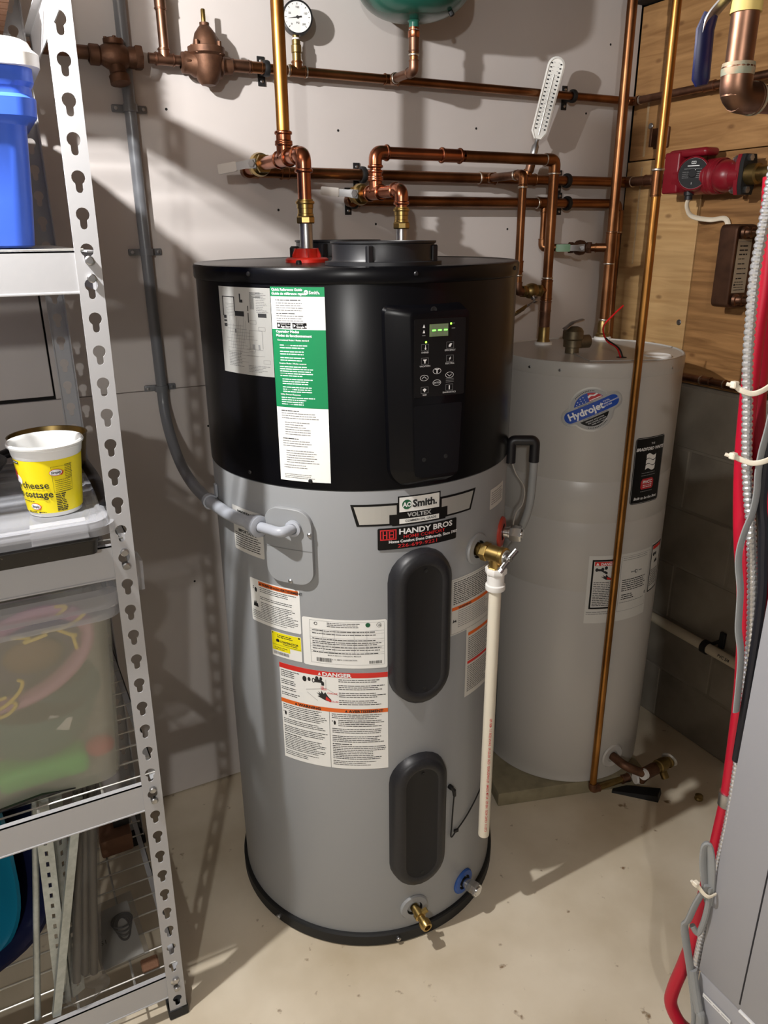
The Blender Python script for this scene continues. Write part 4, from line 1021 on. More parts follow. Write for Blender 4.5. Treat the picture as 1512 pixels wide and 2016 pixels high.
for k in range(17):
    y = .114+k*.0105
    for s in (-1, 1):
        u = s*.0105; F_.rect('ink', min(u, u+s*.0055), y, max(u, u+s*.0055), y+.0036)
    F_.rect('ink_grey', .005, y+.004, .008, y+.0048).rect('ink_grey', -.008, y+.004, -.005, y+.0048)
F_.done()

# ================================================================ SECOND (ELECTRIC) WATER HEATER
C2 = (1.507, 1.655); Q2 = .253; o2 = (C2[0], C2[1], 0)
W2 = thing('water_heater', 'plain grey electric water heater in the corner with a blue round badge', 'water heater', (C2[0], C2[1], .048))
part('jacket', B().lathe([(.22, .050), (.249, .050), (.252, .053), (.252, .085), (Q2, .087), (Q2, .70), (.2520, .702), (.2520, .706), (Q2, .708), (Q2, .905), (.2520, .907), (.2520, .910), (Q2, .912), (Q2, 1.022), (.2518, 1.024), (.2518, 1.027), (Q2, 1.029), (Q2, 1.305)], o2, seg=112), 'tank_grey_warm', W2)
part('top_lid', B().lathe([(.2535, 1.302), (.2545, 1.304), (.2545, 1.334), (.2525, 1.339), (.249, 1.340), (.246, 1.3365), (0, 1.3365)], o2, seg=112), 'tank_grey_warm', W2)
def h2(phi, z, off=0): p = math.radians(phi); return V((C2[0]+(Q2+off)*math.sin(p), C2[1]-(Q2+off)*math.cos(p), z))
def n2(phi): p = math.radians(phi); return V((math.sin(p), -math.cos(p), 0))
b = B()
for phi in (-78, -58, -12, 14): b.lathe([(.004, 0), (.004, .001), (.0025, .002), (0, .002)], h2(phi, 1.318, .0016), n2(phi), 10)
part('lid_screw', b, 'zinc', W2)['kind'] = 'stuff'
# access cover in the lid with wires, white cap
b = B(); b.loops([[V((x, y, 1.337)) for x, y in ((1.37, 1.50), (1.55, 1.425), (1.60, 1.55), (1.42, 1.62))], [V((x, y, 1.339)) for x, y in ((1.37, 1.50), (1.55, 1.425), (1.60, 1.55), (1.42, 1.62))]], True, True)
part('lid_plate', b, 'tank_grey_warm', W2)
part('wire_hole', B().lathe([(.014, 1.3392), (0, 1.3392)], (1.478, 1.50, 0), Z, 20), 'gap_dark', W2)
part('anode_cap', B().lathe([(.036, 1.336), (.036, 1.340), (.033, 1.342), (.030, 1.340), (0, 1.339)], (1.582, 1.475, 0), Z, 32), 'white_plastic', W2)
for x in (ix, ox): part('port_collar', B().lathe([(.026, 1.336), (.026, 1.343), (.021, 1.345)], (x, iy, 0), Z, 24), 'white_plastic', W2)
part('red_wire', B().tube(spline([(1.476, 1.50, 1.337), (1.462, 1.505, 1.365), (1.43, 1.51, 1.385), (1.415, 1.51, 1.42), (1.445, 1.51, 1.448), (1.478, 1.512, 1.470)], 6), .0022, 8), 'wire_red', W2)
part('black_wire', B().tube(spline([(1.482, 1.498, 1.337), (1.468, 1.502, 1.363), (1.437, 1.508, 1.383), (1.424, 1.508, 1.392)], 6), .0022, 8), 'rubber_black', W2)
b = B().lathe([(.019, 1.337), (.019, 1.352), (.025, 1.354), (.025, 1.372), (.028, 1.376), (.028, 1.396), (.022, 1.404), (.012, 1.408), (0, 1.408)], (1.430, 1.640, 0), Z, 24).tube([(1.44, 1.64, 1.366), (1.480, 1.632, 1.366)], .018, 16)
rv2 = part('relief_valve', b, 'brass_old', W2)
part('test_lever', B().tube([(1.395, 1.635, 1.404), (1.425, 1.64, 1.418), (1.460, 1.64, 1.424)], .0055, 10, flat=(.6, 1.6)), 'zinc', rv2)
# drain: nipple, tee and hose valve near the floor
p_ = h2(0, .128); nn = n2(0)
part('drain_ring', B().lathe([(.020, .002), (.036, .004), (.040, 0)], p_, nn, 32), 'tank_grey_warm', W2)
DV = thing('drain_valve', 'brass drain valve with a pale round handle at the foot of the second heater', 'valve', (1.56, 1.34, .06))
b = B().tube([p_+nn*.002, p_+nn*.055, (1.560, 1.325, .098)], .0135, 16, bend=.02); part('nipple', b, 'bronze', DV)
q = V((1.560, 1.320, .096)); dv = V((.80, .1, -.05)).normalized()
part('white_joint', B().tube([q-dv*.004, q+dv*.010], .0165, 16).tube([(1.565, 1.355, .052), (1.578, 1.352, .052)], .0165, 16), 'white_plastic', DV)
b = B().tube([q+dv*.008, q+dv*.055], .019, 18).tube([q+dv*.03, q+dv*.03+V((-.01, .02, -.045))], .0135, 14); part('elbow_body', b, 'bronze', DV)
b = B().lathe([(.013, 0), (.017, .004), (.017, .02), (.021, .022), (.021, .050), (.016, .054), (.016, .068), (.020, .070), (.020, .076), (0, .076)], q+dv*.050, dv, 22); part('body', b, 'brass_dull', DV)
part('hand_wheel', B().lathe([(.006, 0), (.022, .004), (.026, .009), (.022, .014), (0, .014)], q+dv*.122, (dv+V((0, .2, .35))).normalized(), 22), 'silver_foil', DV)
part('hose_outlet', B().tube([q+dv*.085, q+dv*.090+V((0, -.02, -.035))], .012, 16), 'brass_dull', DV)
single('support_block', B().box(1.21, 1.425, 0, 1.70, 1.895, .048, .004, 2, Matrix.Translation((1.45, 1.66, 0)) @ Matrix.Rotation(-.28, 4, 'Z') @ Matrix.Translation((-1.45, -1.66, 0))), 'block_grey', 'flat greenish concrete block under the second heater', 'block')
b = B().loops([[V(p) for p in ((1.505, 1.385, 0), (1.600, 1.285, 0), (1.640, 1.310, 0), (1.535, 1.41, 0))], [V(p) for p in ((1.510, 1.387, .004), (1.600, 1.289, .020), (1.636, 1.312, .020), (1.540, 1.405, .004))]], True, True)
single('door_wedge', b, 'rubber_black', 'small black rubber wedge lying on the floor by the drain valve', 'wedge')
b = B().lathe([(.012, 0), (.013, .004), (.010, .010), (.012, .014), (.006, .018), (0, .018)], (1.722, 1.238, 0), Z, 14); single('pipe_nut', b, 'brass_dull', 'little brass nut lying alone on the floor at the shadow edge', 'nut')
# labels
def l2(phi, z0, w, h, m='paper', **k): return Label(W2, cyl_map(C2, Q2, phi, z0), w, h, m, **k)
d2 = lambda d: math.radians(d)*Q2
# round badge: silver outline, flag upper, black lower, tilted blue bar
w_, h_ = .158, .132; cxx, cyy = .080, .064; ta_ = math.radians(26)
def rot(x, y): return (cxx+x*math.cos(ta_)-y*math.sin(ta_), cyy+x*math.sin(ta_)+y*math.cos(ta_))
def capsule(hw, hh, n=10):
    P = [rot(hw+hh*math.cos(math.radians(-90+180*k/n)), hh*math.sin(math.radians(-90+180*k/n))) for k in range(n+1)]
    return P + [rot(-hw+hh*math.cos(math.radians(90+180*k/n)), hh*math.sin(math.radians(90+180*k/n))) for k in range(n+1)]
def badge(R_, hw, hh):
    """union outline of circle and tilted capsule, by angle"""
    P = []
    for k in range(72):
        a = 2*PI*k/72; dx, dy = math.cos(a), math.sin(a); t = R_
        ux, uy = math.cos(a), math.sin(a)
        lo, hi = R_, .12
        for i in range(18):
            m_ = (lo+hi)/2; px, py = ux*m_, uy*m_
            if math.hypot(max(0, abs(px)-hw), py) <= hh: lo = m_
            else: hi = m_
        t = max(R_, lo) if lo > R_ else R_
        P.append(rot(dx*t, dy*t))
    return P
L = l2(-56.5, 1.158, w_, h_, 'silver_foil', name='round_badge', outline=badge(.058, .058, .024))
L.poly('silver_dull', badge(.0535, .058, .0195))
def arc_seg(r, y0, sgn, n=24):
    a0 = math.asin(y0/r); P = []
    for k in range(n+1):
        a = a0+(PI-2*a0)*k/n; P.append(rot(r*math.cos(a), sgn*r*math.sin(a)))
    return P
L.poly('badge_blue', arc_seg(.044, .021, 1), 2); L.poly('label_black', arc_seg(.044, .021, -1), 2)
L.poly('badge_red', [rot(x, y) for x, y in ((.002, .021), (.038, .021), (.033, .029), (.022, .038), (.006, .0435))], 3)
L.poly('ink_white', [rot(x, y) for x, y in ((.003, .030), (.012, .033), (.020, .030), (.030, .032), (.027, .0355), (.018, .034), (.010, .038), (.003, .035))], 4)
L.poly('ink_white', [rot(x, y) for x, y in ((.004, .0225), (.036, .0225), (.035, .0245), (.004, .0245))], 4)
for x, y in ((-.030, .024), (-.022, .024), (-.014, .024), (-.006, .024), (-.025, .030), (-.016, .030), (-.007, .030), (-.016, .036), (-.008, .037)):
    u, v = rot(x, y); L.poly('ink_white', [(u+(.0019 if k % 2 == 0 else .0008)*math.cos(k*PI/5+.3), v+(.0019 if k % 2 == 0 else .0008)*math.sin(k*PI/5+.3)) for k in range(10)], 3)
L.poly('badge_blue', capsule(.057, .0155), 3)
u, v = rot(-.062, -.0075); L.text('ink_white', 'Hydrojet', u, v, .0255, bold=.035, rot=ta_, lvl=5, wide=1.0)
for k, t in enumerate(('TOTAL', 'PERFORMANCE', 'SYSTEM')):
    u, v = rot(.033, .0055-k*.0062); L.text('ink_white', t, u, v, .0056, bold=.01, rot=ta_, lvl=5)
for k, (t, x) in enumerate((('SEDIMENT REDUCTION', -.026), ('FOR LONGER LIFE AND', -.022), ('MORE HOT WATER', -.014))):
    u, v = rot(x, -.028-k*.0056); L.text('ink_white', t, u, v, .0046, rot=ta_, lvl=5)
for s, word in ((1, 'BRADFORD WHITE'), (-1, 'ADVANCED WATER HEATING')):
    u, v = rot(-.030, s*.0175-(.0015 if s > 0 else .0015)); L.text('ink', word, u, v, .0040, rot=ta_, lvl=5, wide=1.2)
for k in range(26):
    a = math.radians(62+k*5 if k < 13 else 240+(k-13)*5)+0; u, v = rot(.0487*math.cos(a), .0487*math.sin(a)); L.rect('ink', u-.0011, v-.0012, u+.0011, v+.0012, 4)
L.done()
# black maker's label
w_ = d2(24.6)
L = l2(-9.6, .957, w_, .185, 'label_black', name='maker_label', rnd=.008)
L.frame('silver_dull', .002, .002, w_-.002, .183, .0009)
L.text('ink_white', 'THE', w_*.55, .164, .0075, 'CENTER').text('ink_white', 'BRADFORD WHITE', w_/2, .149, .0118, 'CENTER', bold=.035, shear=.25, wide=.98)
for k in range(3):
    y0 = .095+k*.0145; L.poly('paper', [(.040+k*.001, y0)]+[(.040+.036*i/8, y0+.0035*math.sin(i/8*2*PI)) for i in range(1, 9)]+[(.076-.036*i/8+.001, y0+.0125+.0035*math.sin((8-i)/8*2*PI)) for i in range(0, 9)])
L.lines('ink_grey', .030, .082, .087, 2, .007, .002, .1)
L.poly('badge_red', [(.034, .040), (.074, .040), (.078, .046), (.078, .062), (.072, .070), (.036, .070), (.031, .062), (.031, .046)])
L.text('ink_white', 'PHCC', .0545, .056, .0125, 'CENTER', bold=.03, wide=1.05).lines('ink_white', .039, .072, .052, 2, .005, .002, .05).lines('ink_grey', .032, .078, .035, 1, .004, .0018, .05)
L.text('ink_white', 'Built to be the Best', w_/2, .012, .0108, 'CENTER', bold=.02, shear=.2); L.done()
# rating and danger sheet
w_ = d2(47)
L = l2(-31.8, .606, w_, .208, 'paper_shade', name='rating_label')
L.frame('label_black', .010, .045, .090, .196, .005)
L.rect('label_red', .017, .178, .085, .190).text('ink_white', 'DANGER', .034, .1800, .0105, bold=.03, lvl=3).poly('ink_white', [(.020, .180), (.029, .180), (.0245, .188)], 2)
for u, v in ((.024, .166), (.040, .167), (.050, .171)): L.disc('ink', u, v, .0045, .0055)
L.poly('ink', [(.028, .162), (.048, .162), (.055, .158), (.055, .152), (.049, .153), (.040, .168), (.028, .169)])
L.poly('ink', [(.036, .146), (.046, .143), (.042, .150), (.050, .145), (.052, .152), (.057, .145), (.068, .138), (.070, .133), (.052, .135)]).poly('label_red', [(.054, .143), (.069, .138), (.070, .134), (.055, .136)], 2)
L.lines('ink', .018, .084, .128, 14, .0055, .0020, .25).lines('ink_grey', .004, .090, .036, 2, .006, .0018, .1)
L.frame('ink_grey', .095, .030, w_-.004, .200, .0007)
L.lines('ink_grey', .100, w_-.010, .195, 2, .006, .0014, .1).disc('ink', .150, .148, .0055).disc('paper_shade', .1505, .148, .0036, lvl=2).lines('ink_grey', .130, .145, .150, 1, .004, .003, .05).lines('ink_grey', .160, .174, .150, 1, .004, .003, .05)
L.lines('ink', .103, w_-.012, .128, 6, .0065, .0026, .15).lines('ink', .105, .150, .082, 3, .0065, .0026, .2).lines('ink_grey', .100, w_-.010, .058, 1, .004, .0015, .05).text('ink', 'E', w_-.012, .066, .012, bold=.03); L.done()
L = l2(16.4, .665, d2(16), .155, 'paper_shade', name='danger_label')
L.frame('label_black', .002, .002, d2(16)-.002, .150, .004).rect('label_red', .008, .134, d2(16)-.008, .145).lines('ink', .010, d2(16)-.010, .070, 9, .006, .0022, .2)
L.disc('ink', .018, .118, .006).disc('ink', .030, .118, .005).poly('ink', [(.022, .090), (.046, .090), (.040, .102), (.030, .098)]); L.done()

# ================================================================ ON THE RIGHT WALL
# ---- red circulator pump: flange pair runs along Y, motor points to the room's corner
PU = thing('circulator_pump', 'dark red circulator pump on the wooden wall with black control dial', 'pump', (1.87, 1.60, 1.74))
pa = V((1.868, 1.66, 1.795))
b = B().box(1.836, 1.715, 1.752, 1.900, 1.772, 1.862, .006, 3); part('terminal_box', b, 'pump_red', PU)
b = B().box(1.842, 1.630, 1.846, 1.900, 1.765, 1.868, .010, 3); part('box_lid', b, 'pump_red', PU)
b = B().lathe([(0, -.10), (.040, -.10), (.045, -.094), (.045, .02), (.047, .022), (.047, .032), (.044, .036), (.044, .05), (0, .05)], (1.878, 1.64, 1.792), (0, -1, 0), 40)
for k in range(5): b.lathe([(.0445, 0), (.0462, .002), (.0445, .004)], (1.878, 1.64-k*.011-.004, 1.792), (0, -1, 0), 40)
part('motor', b, 'pump_red', PU)
b = B().tube([(1.872, 1.60, 1.792), (1.872, 1.52, 1.788)], [.040, .030], 24).ball((1.872, 1.575, 1.790), .044, 1, 1, .95, 20); part('volute', b, 'pump_red', PU)
fd = V((.12, -.98, .05)).normalized()
dl = V((-.90, -.42, .06)).normalized(); dc = V((1.842, 1.660, 1.800))
D_ = part('dial_boss', B().lathe([(.044, -.030), (.045, .010), (.044, .016), (.041, .018), (.040, .015), (0, .015)], dc, dl, 40), 'pump_red', PU)
part('dial', B().lathe([(.0395, .0150), (.039, .0175), (.012, .018), (.010, .020), (0, .020)], dc, dl, 40), 'dial_black', PU)
du = Z.cross(dl).normalized(); dw = dl.cross(du)
F_ = Face(PU, plane_map(dc, du, dw), .0185)
F_.lines('ink_white', -.016, .016, .020, 1, .003, .0020, 0, False).lines('ink_grey', -.024, .024, .012, 1, .004, .0012, .1).lines('ink_grey', -.028, -.008, .004, 4, .005, .0012, .2).lines('ink_grey', .010, .030, .004, 4, .005, .0012, .2)
F_.frame('ink_white', -.006, .024, .006, .031, .0012).rect('ink_white', -.0007, .024, .0007, .031).poly('ink_white', [(-.006, -.002), (-.004, -.004), (-.001, -.001), (.008, .008), (.006, .010), (-.001, .003)], 3).text('ink_white', 'I', -.001, -.029, .008); F_.done()
def flange(y, m):
    o = [(.026*math.cos(2*PI*k/20), .026*math.sin(2*PI*k/20)) for k in range(20)]
    oo = [(-.020, -.050), (.020, -.050), (.026, -.030), (.026, .030), (.020, .050), (-.020, .050), (-.026, .030), (-.026, -.030)]
    return B().prism(oo, (1.870, y, 1.790), (1, 0, 0), (0, 0, 1), .012)
part('flange', flange(1.528, 'x'), 'pump_red', PU); part('gasket', flange(1.515, 'x'), 'rubber_black', PU)
for z in (1.752, 1.830):
    b = B(); hexnut(b, (1.862, 1.534, z), Y, .009, .010); b.tube([(1.862, 1.500, z), (1.862, 1.55, z)], .005, 10); hexnut(b, (1.862, 1.493, z), Y, .009, .010); part('bolt', b, 'zinc', PU)
part('outlet', B().lathe([(.026, 0), (.026, .03), (.020, .034), (.020, .25)], (1.872, 1.505, 1.790), (0, -1, 0), 24), 'brass_dull', PU)
part('cable_gland', B().lathe([(.014, 0), (.014, .010), (.011, .012), (.011, .022), (0, .022)], (1.862, 1.690, 1.756), (0, 0, -1), 18), 'plastic_charcoal', PU)
single('power_cable', B().tube(spline([(1.862, 1.690, 1.736), (1.863, 1.692, 1.715), (1.880, 1.685, 1.690), (1.915, 1.650, 1.680), (1.925, 1.606, 1.682), (1.926, 1.590, 1.655), (1.926, 1.583, 1.62), (1.926, 1.560, 1.580), (1.926, 1.535, 1.555)], 7), .0062, 10, flat=(.65, 1.2)), 'cable_white', 'white flat power cable hanging from the red pump down the wooden wall', 'cable', (1.862, 1.69, 1.736))
# ---- brazed plate heat exchanger
PX = thing('heat_exchanger', 'brown brazed plate heat exchanger with a grey data plate beside the metal conduit', 'heat exchanger', (1.88, 1.51, 1.44))
def rr(x0, x1, z0, z1, r, n=5):
    P = []
    for cx, cz, a0 in ((x1-r, z0+r, -90), (x1-r, z1-r, 0), (x0+r, z1-r, 90), (x0+r, z0+r, 180)):
        for k in range(n+1): a = math.radians(a0+90*k/n); P.append((cx+r*math.cos(a), cz+r*math.sin(a)))
    return P
# front face looks to the viewer (-Y); outline in (X, Z)
PX0, PZ0, PWd, PHt = 1.853, 1.446, .083, .221
o_ = rr(0, PWd, 0, PHt, .016)
loop = lambda s, y: [V((PX0+PWd/2+(a-PWd/2)*s, y, PZ0+PHt/2+(c-PHt/2)*(s*.5+.5))) for a, c in o_]
rings = []
nx = 12
for k in range(nx+1): rings += [loop(1.0 if k % 2 else .985, 1.556-.052*k/nx)]
rings += [loop(.97, 1.501), loop(.90, 1.5005), loop(.86, 1.503), loop(.80, 1.503)]
part('plate_pack', B().loops(rings, True, True), 'plate_brown', PX, angle=60)
Lx = Label(PX, plane_map((PX0+.012, 1.5025, PZ0+.040), (1, 0, 0), (0, 0, 1)), .055, .142, 'plate_label', 'data_plate', off=.0006, step=1)
Lx.lines('ink', .010, .050, .126, 3, .011, .0035, .2).lines('ink', .010, .048, .092, 5, .013, .0028, .4).lines('ink_grey', .004, .052, .136, 1, .01, .001, 0, False).lines('ink', .006, .050, .030, 4, .007, .0016, .2).disc('ink', .008, .022, .003).done()
for z in (PZ0+.022, PZ0+.199):
    part('port_tube', B().lathe([(.014, 0), (.016, .002), (.016, .010), (.012, .012), (.012, .022), (.0140, .023), (.0140, .028), (.0115, .029), (.0115, .075)], (PX0+.026, 1.503, z), (.25, -.97, 0), 22), 'copper_dull', PX)
b = B().box(1.926, 1.856, 1.889, 1.9365, 1.912, 1.946, .002, 1).box(1.905, 1.900, 1.893, 1.930, 1.910, 1.944, .001, 1).box(1.905, 1.858, 1.893, 1.930, 1.868, 1.944, .001, 1)
single('pipe_bracket', b, 'bronze', 'small brown U-shaped bracket on the upper plywood sheet', 'bracket')
# ---- copper pipe lying on the foundation ledge
LP = thing('copper_pipe', 'dull copper pipe lying along the foundation ledge, low on the wooden wall', 'pipe', (1.90, 1.2, 1.215))
pipe(LP, (1.905, 1.93, 1.226), (1.905, .75, 1.226), R34, 'copper_dull'); coupling(LP, (1.905, 1.575, 1.226), Y, R34, .018, 'copper_dull'); coupling(LP, (1.905, 1.49, 1.226), Y, R34, .02, 'copper_old')
solder(LP, [((1.905, 1.51, 1.226), Y), ((1.905, 1.595, 1.226), Y)], R34)
# ---- white plastic pipe low on the foundation with its black clip
WP = thing('drain_pipe', 'white plastic drain pipe running low along the concrete foundation wall', 'pipe', (1.893, 1.1, .38))
part('pipe', B().tube([(1.893, 1.95, .398), (1.893, .70, .386)], .0165, 20), 'wall_ivory_pipe', WP)
F_ = Face(WP, lambda u, v, off: V((1.893-(.0165+off)*math.cos(v/.0165), 1.37-u, .3925+(.0165+off)*math.sin(v/.0165))), .0006)
F_.text('ink', 'PVC 3/4', .002, .001, .013, bold=.02); F_.done()
PCk = thing('pipe_clip', 'black clip holding the white drain pipe to the foundation wall', 'clip', (1.90, 1.41, .37))
part('ring', B().lathe([(.0168, -.010), (.022, -.010), (.022, .010), (.0168, .010), (.0168, -.010)], (1.893, 1.425, .393), Y, 24), 'rubber_black', PCk)
part('tab', B().box(1.914, 1.38, .40, 1.9245, 1.40, .455, .002, 1).tube([(1.912, 1.415, .405), (1.919, 1.392, .425)], .006, 8), 'rubber_black', PCk)
# ---- copper run near the boiler with the blue-handled gas valve
GV = thing('gas_valve', 'thick copper gas pipe with elbow and long blue valve lever, upper right', 'valve', (.763, .647, 1.79))
gx, gy = .764, .647; gzz = 1.786; rg = .0142
ang = V((.62, -.78, 0)).normalized()
pipe(GV, (gx, gy, gzz), (gx, gy, 1.870), rg, 'copper_dull', 22); elbow(GV, (gx, gy, 1.85), (gx, gy, gzz), V((gx, gy, gzz))+X*.2+Y*-.02, rg, 'copper_dull', L=2.0)
pipe(GV, (gx, gy, gzz), (1.35, gy-.03, gzz), rg, 'copper_dull', 22)
part('tarnished_joint', B().lathe([(rg*1.17, -.006), (rg*1.22, 0), (rg*1.17, .006)], (gx, gy, gzz+.026), Z, 22).lathe([(rg*1.17, -.006), (rg*1.22, 0), (rg*1.17, .006)], (gx+.027, gy-.001, gzz), X, 22), 'verdigris', GV)
part('tape_wrap', B().tube([(gx, gy, 1.864), (gx, gy, 1.885)], rg*1.12, 22), 'yellow_tape', GV)
b = B().lathe([(.016, 0), (.022, .006), (.024, .03), (.022, .055), (.016, .060)], (gx, gy, 1.886), Z, 24); hexnut(b, (gx, gy, 1.884), Z, .021, .012); part('body', b, 'brass_dull', GV)
pipe(GV, (gx, gy, 1.94), (gx, gy, 2.335), rg, 'copper_dull', 22)
s_ = V((gx-.010, gy-.024, 1.915)); lp = [s_, s_+V((-.020, .020, -.010)), V((.738, .676, 1.860)), V((.7375, .677, 1.850))]
part('lever_arm', B().tube([V((gx-.008, gy-.010, 1.90)), V((.752, .658, 1.884)), V((.740, .673, 1.862)), V((.739, .675, 1.845))], .0085, 10, bend=.01, flat=(.35, 1.2)), 'zinc', GV)
part('grip', B().tube([V((.741, .672, 1.866)), V((.7385, .675, 1.852)), V((.7395, .674, 1.805)), V((.7405, .673, 1.799))], [.0085, .0105, .0105, .007], 14, flat=(.6, 1.15)), 'blue_grip', GV)

# ================================================================ GREY BOILER CABINET AND ITS LINES
FX, FY = 1.001, .661
FB = thing('boiler_cabinet', 'light grey sheet-metal boiler cabinet at the right edge', 'boiler', (FX+.3, FY-.32, 0))
part('side_panel', B().box(FX, -.05, .335, FX+.60, FY, 1.30, .004, 2), 'furnace_grey', FB)
part('base_panel', B().box(FX+.002, -.05, 0, FX+.60, FY-.002, .333, .004, 2), 'furnace_grey', FB)
part('panel_seam', B().box(FX-.0008, .5695, .350, FX+.002, .5720, 1.29), 'furnace_seam', FB)
part('door_panel', B().box(FX-.004, -.045, .345, FX+.004, .5685, 1.29, .003, 2), 'furnace_grey', FB)
part('trim_strip', B().box(FX-.005, -.045, .337, FX+.002, .5685, .342, .001, 1), 'ink_white', FB)
L = Label(FB, plane_map((FX, .642, .288), (0, -1, 0), (0, 0, 1)), .062, .010, 'ink_white', 'panel_label', off=.0008, step=1)
L.rect('ink_grey', .004, .0042, .020, .0054).rect('ink_grey', .024, .0042, .038, .0054).rect('ink_grey', .042, .0042, .058, .0054).done()
def D3(px):  # helper table of measured points, metres
    return [V(p) for p in px]
single('red_hose', B().tube(spline(D3([(1.007, .770, 1.72), (1.007, .765, 1.672), (1.011, .761, 1.577), (1.011, .761, 1.519), (1.012, .760, 1.475), (1.014, .757, 1.398), (1.016, .752, 1.318), (1.020, .743, 1.236), (1.017, .728, 1.174), (1.024, .718, 1.113), (1.031, .708, 1.027), (1.035, .703, .970), (1.038, .698, .895), (1.040, .694, .784), (1.041, .692, .701), (1.040, .694, .617), (1.038, .696, .539), (1.036, .699, .457), (1.033, .703, .355), (1.028, .711, .277), (1.022, .719, .210), (1.022, .720, .164), (1.034, .703, .123), (1.06, .69, .09)]), 5), .0128, 18), 'pex_red', 'long red tubing along the near edge of the grey cabinet, curling near the floor', 'tube', (1.04, .70, .09))
single('red_hose', B().tube(spline(D3([(1.036, .780, 1.75), (1.037, .775, 1.673), (1.036, .770, 1.575), (1.034, .770, 1.510), (1.037, .766, 1.441), (1.041, .760, 1.371), (1.049, .751, 1.315), (1.060, .735, 1.250), (1.075, .725, 1.18), (1.08, .72, .9)]), 6), .0150, 18), 'pex_red', 'short red tubing behind the ribbed metal conduit, curving off at the frame edge', 'tube', (1.04, .76, .9))
# corrugated metal conduit
cpts = spline(D3([(.978, .748, 1.76), (.976, .748, 1.688), (.975, .749, 1.64), (.975, .750, 1.592), (.976, .747, 1.538), (.979, .742, 1.466), (.984, .735, 1.405), (.990, .727, 1.329), (.996, .718, 1.270), (1.004, .708, 1.209), (1.012, .696, 1.121), (1.017, .687, 1.040), (1.021, .682, .955), (1.026, .679, .895), (1.029, .676, .782), (1.031, .675, .684), (1.030, .676, .598), (1.029, .678, .515), (1.027, .680, .443), (1.026, .682, .367), (1.025, .683, .26)]), 10)
tot = [0]
for a, c in zip(cpts, cpts[1:]): tot.append(tot[-1]+(c-a).length)
def along(s):
    for i in range(len(tot)-1):
        if tot[i+1] >= s: t = (s-tot[i])/max(1e-9, tot[i+1]-tot[i]); return cpts[i]*(1-t)+cpts[i+1]*t
    return cpts[-1]
N = int(tot[-1]/.0090); fp, fr = [], []
for k in range(N):
    for f, r in ((0, .0064), (.25, .0080), (.60, .0080), (.85, .0064)): fp.append(along(tot[-1]*(k+f)/N)); fr.append(r)
single('metal_conduit', B().tube(fp, fr, 14), 'conduit_metal', 'ribbed silver flexible metal conduit running down in front of the red tubing', 'conduit', (1.02, .68, .26), angle=20)
single('grey_cable', B().tube(spline(D3([(1.0, .69, 1.50), (.990, .697, 1.412), (.988, .699, 1.375), (.986, .701, 1.344), (.986, .701, 1.313), (.988, .699, 1.281), (.987, .700, 1.248), (.984, .704, 1.223), (.982, .707, 1.192), (.983, .706, 1.163), (.988, .699, 1.121), (.990, .696, 1.086), (.992, .693, 1.050), (.999, .685, 1.0), (1.004, .680, .9)]), 6), .0062, 10, flat=(.5, 1.2)), 'cable_grey', 'flat grey cable bowing out past the red tubing at mid height', 'cable', (1.0, .68, .9))
single('black_cable', B().tube(spline(D3([(1.0, .703, 1.42), (.999, .701, 1.335), (1.001, .698, 1.267), (1.006, .691, 1.223), (1.010, .686, 1.174), (1.014, .680, 1.116), (1.017, .676, 1.0), (1.02, .674, .8)]), 8), .0075, 10), 'cable_black', 'dark cable running between the metal conduit and the grey cabinet', 'cable', (1.01, .68, .8))
CL = thing('cable_coil', 'bundle of looped grey cable tied against the red tubing near the floor', 'cable', (.965, .68, .2))
part('upper_loop', B().tube(spline(D3([(.996, .667, .515), (.990, .675, .560), (.987, .680, .593), (.986, .681, .622), (.989, .677, .628), (.994, .671, .599), (.998, .665, .543), (.999, .664, .50)]), 8), .0075, 10, flat=(.7, 1.2)), 'cable_grey', CL)
part('lower_loop', B().tube(spline(D3([(.992, .666, .545), (.982, .675, .500), (.976, .681, .455), (.973, .685, .438), (.978, .677, .394), (.986, .666, .338), (.993, .654, .277), (.994, .645, .233), (.992, .638, .17), (.99, .63, .012)]), 8), .0070, 10, flat=(.7, 1.2)), 'cable_grey', CL)
part('side_strand', B().tube(spline(D3([(.994, .663, .542), (.995, .661, .489), (.994, .664, .446), (.991, .669, .426), (.983, .676, .441)]), 8), .0055, 10), 'cable_grey', CL)
part('cable_run', B().tube(spline(D3([(.988, .664, .342), (.991, .652, .296), (.992, .640, .261), (.991, .630, .229), (.985, .62, .015)]), 6), .0085, 10), 'cable_grey', CL)
def tie(label, pts, tail):
    t = thing('cable_tie', label, 'cable tie', pts[0], 'white cable ties on the cabinet lines')
    part('strap', B().tube(spline(D3(pts), 6), .0032, 8, flat=(1.3, .6)), 'tie_white', t)
    q = V(pts[0]); part('head', B().box(q.x-.006, q.y-.005, q.z-.0045, q.x+.004, q.y+.005, q.z+.0055, .0015, 1).tube([q+V((-.004, .004, 0)), q+V(tail)], .0028, 8), 'tie_white', t)
tie('white cable tie on the red tubing, upper one, level with the copper ledge pipe', [(.948, .734, 1.441), (.953, .726, 1.434), (.963, .716, 1.430), (.972, .708, 1.434), (.985, .702, 1.443)], (-.008, .008, .001))
tie('white cable tie on the red tubing, lower one, level with the black maker sticker', [(.956, .724, 1.336), (.964, .714, 1.331), (.972, .704, 1.328), (.981, .694, 1.331), (.995, .686, 1.338)], (-.008, .009, .002))
tie('white cable tie round the looped grey cable near the floor', [(.969, .673, .552), (.976, .662, .537), (.983, .654, .532), (.998, .652, .533)], (-.006, .006, .004))
b = B()
hp_ = V((1.041, .692, .698)); b.tube([hp_+V((0, 0, -.014)), hp_+V((-.001, 0, .014))], .0150, 16); single('pipe_sleeve', b, 'zinc', 'small silver sleeve on the red tubing beside the grey cabinet', 'sleeve', hp_)

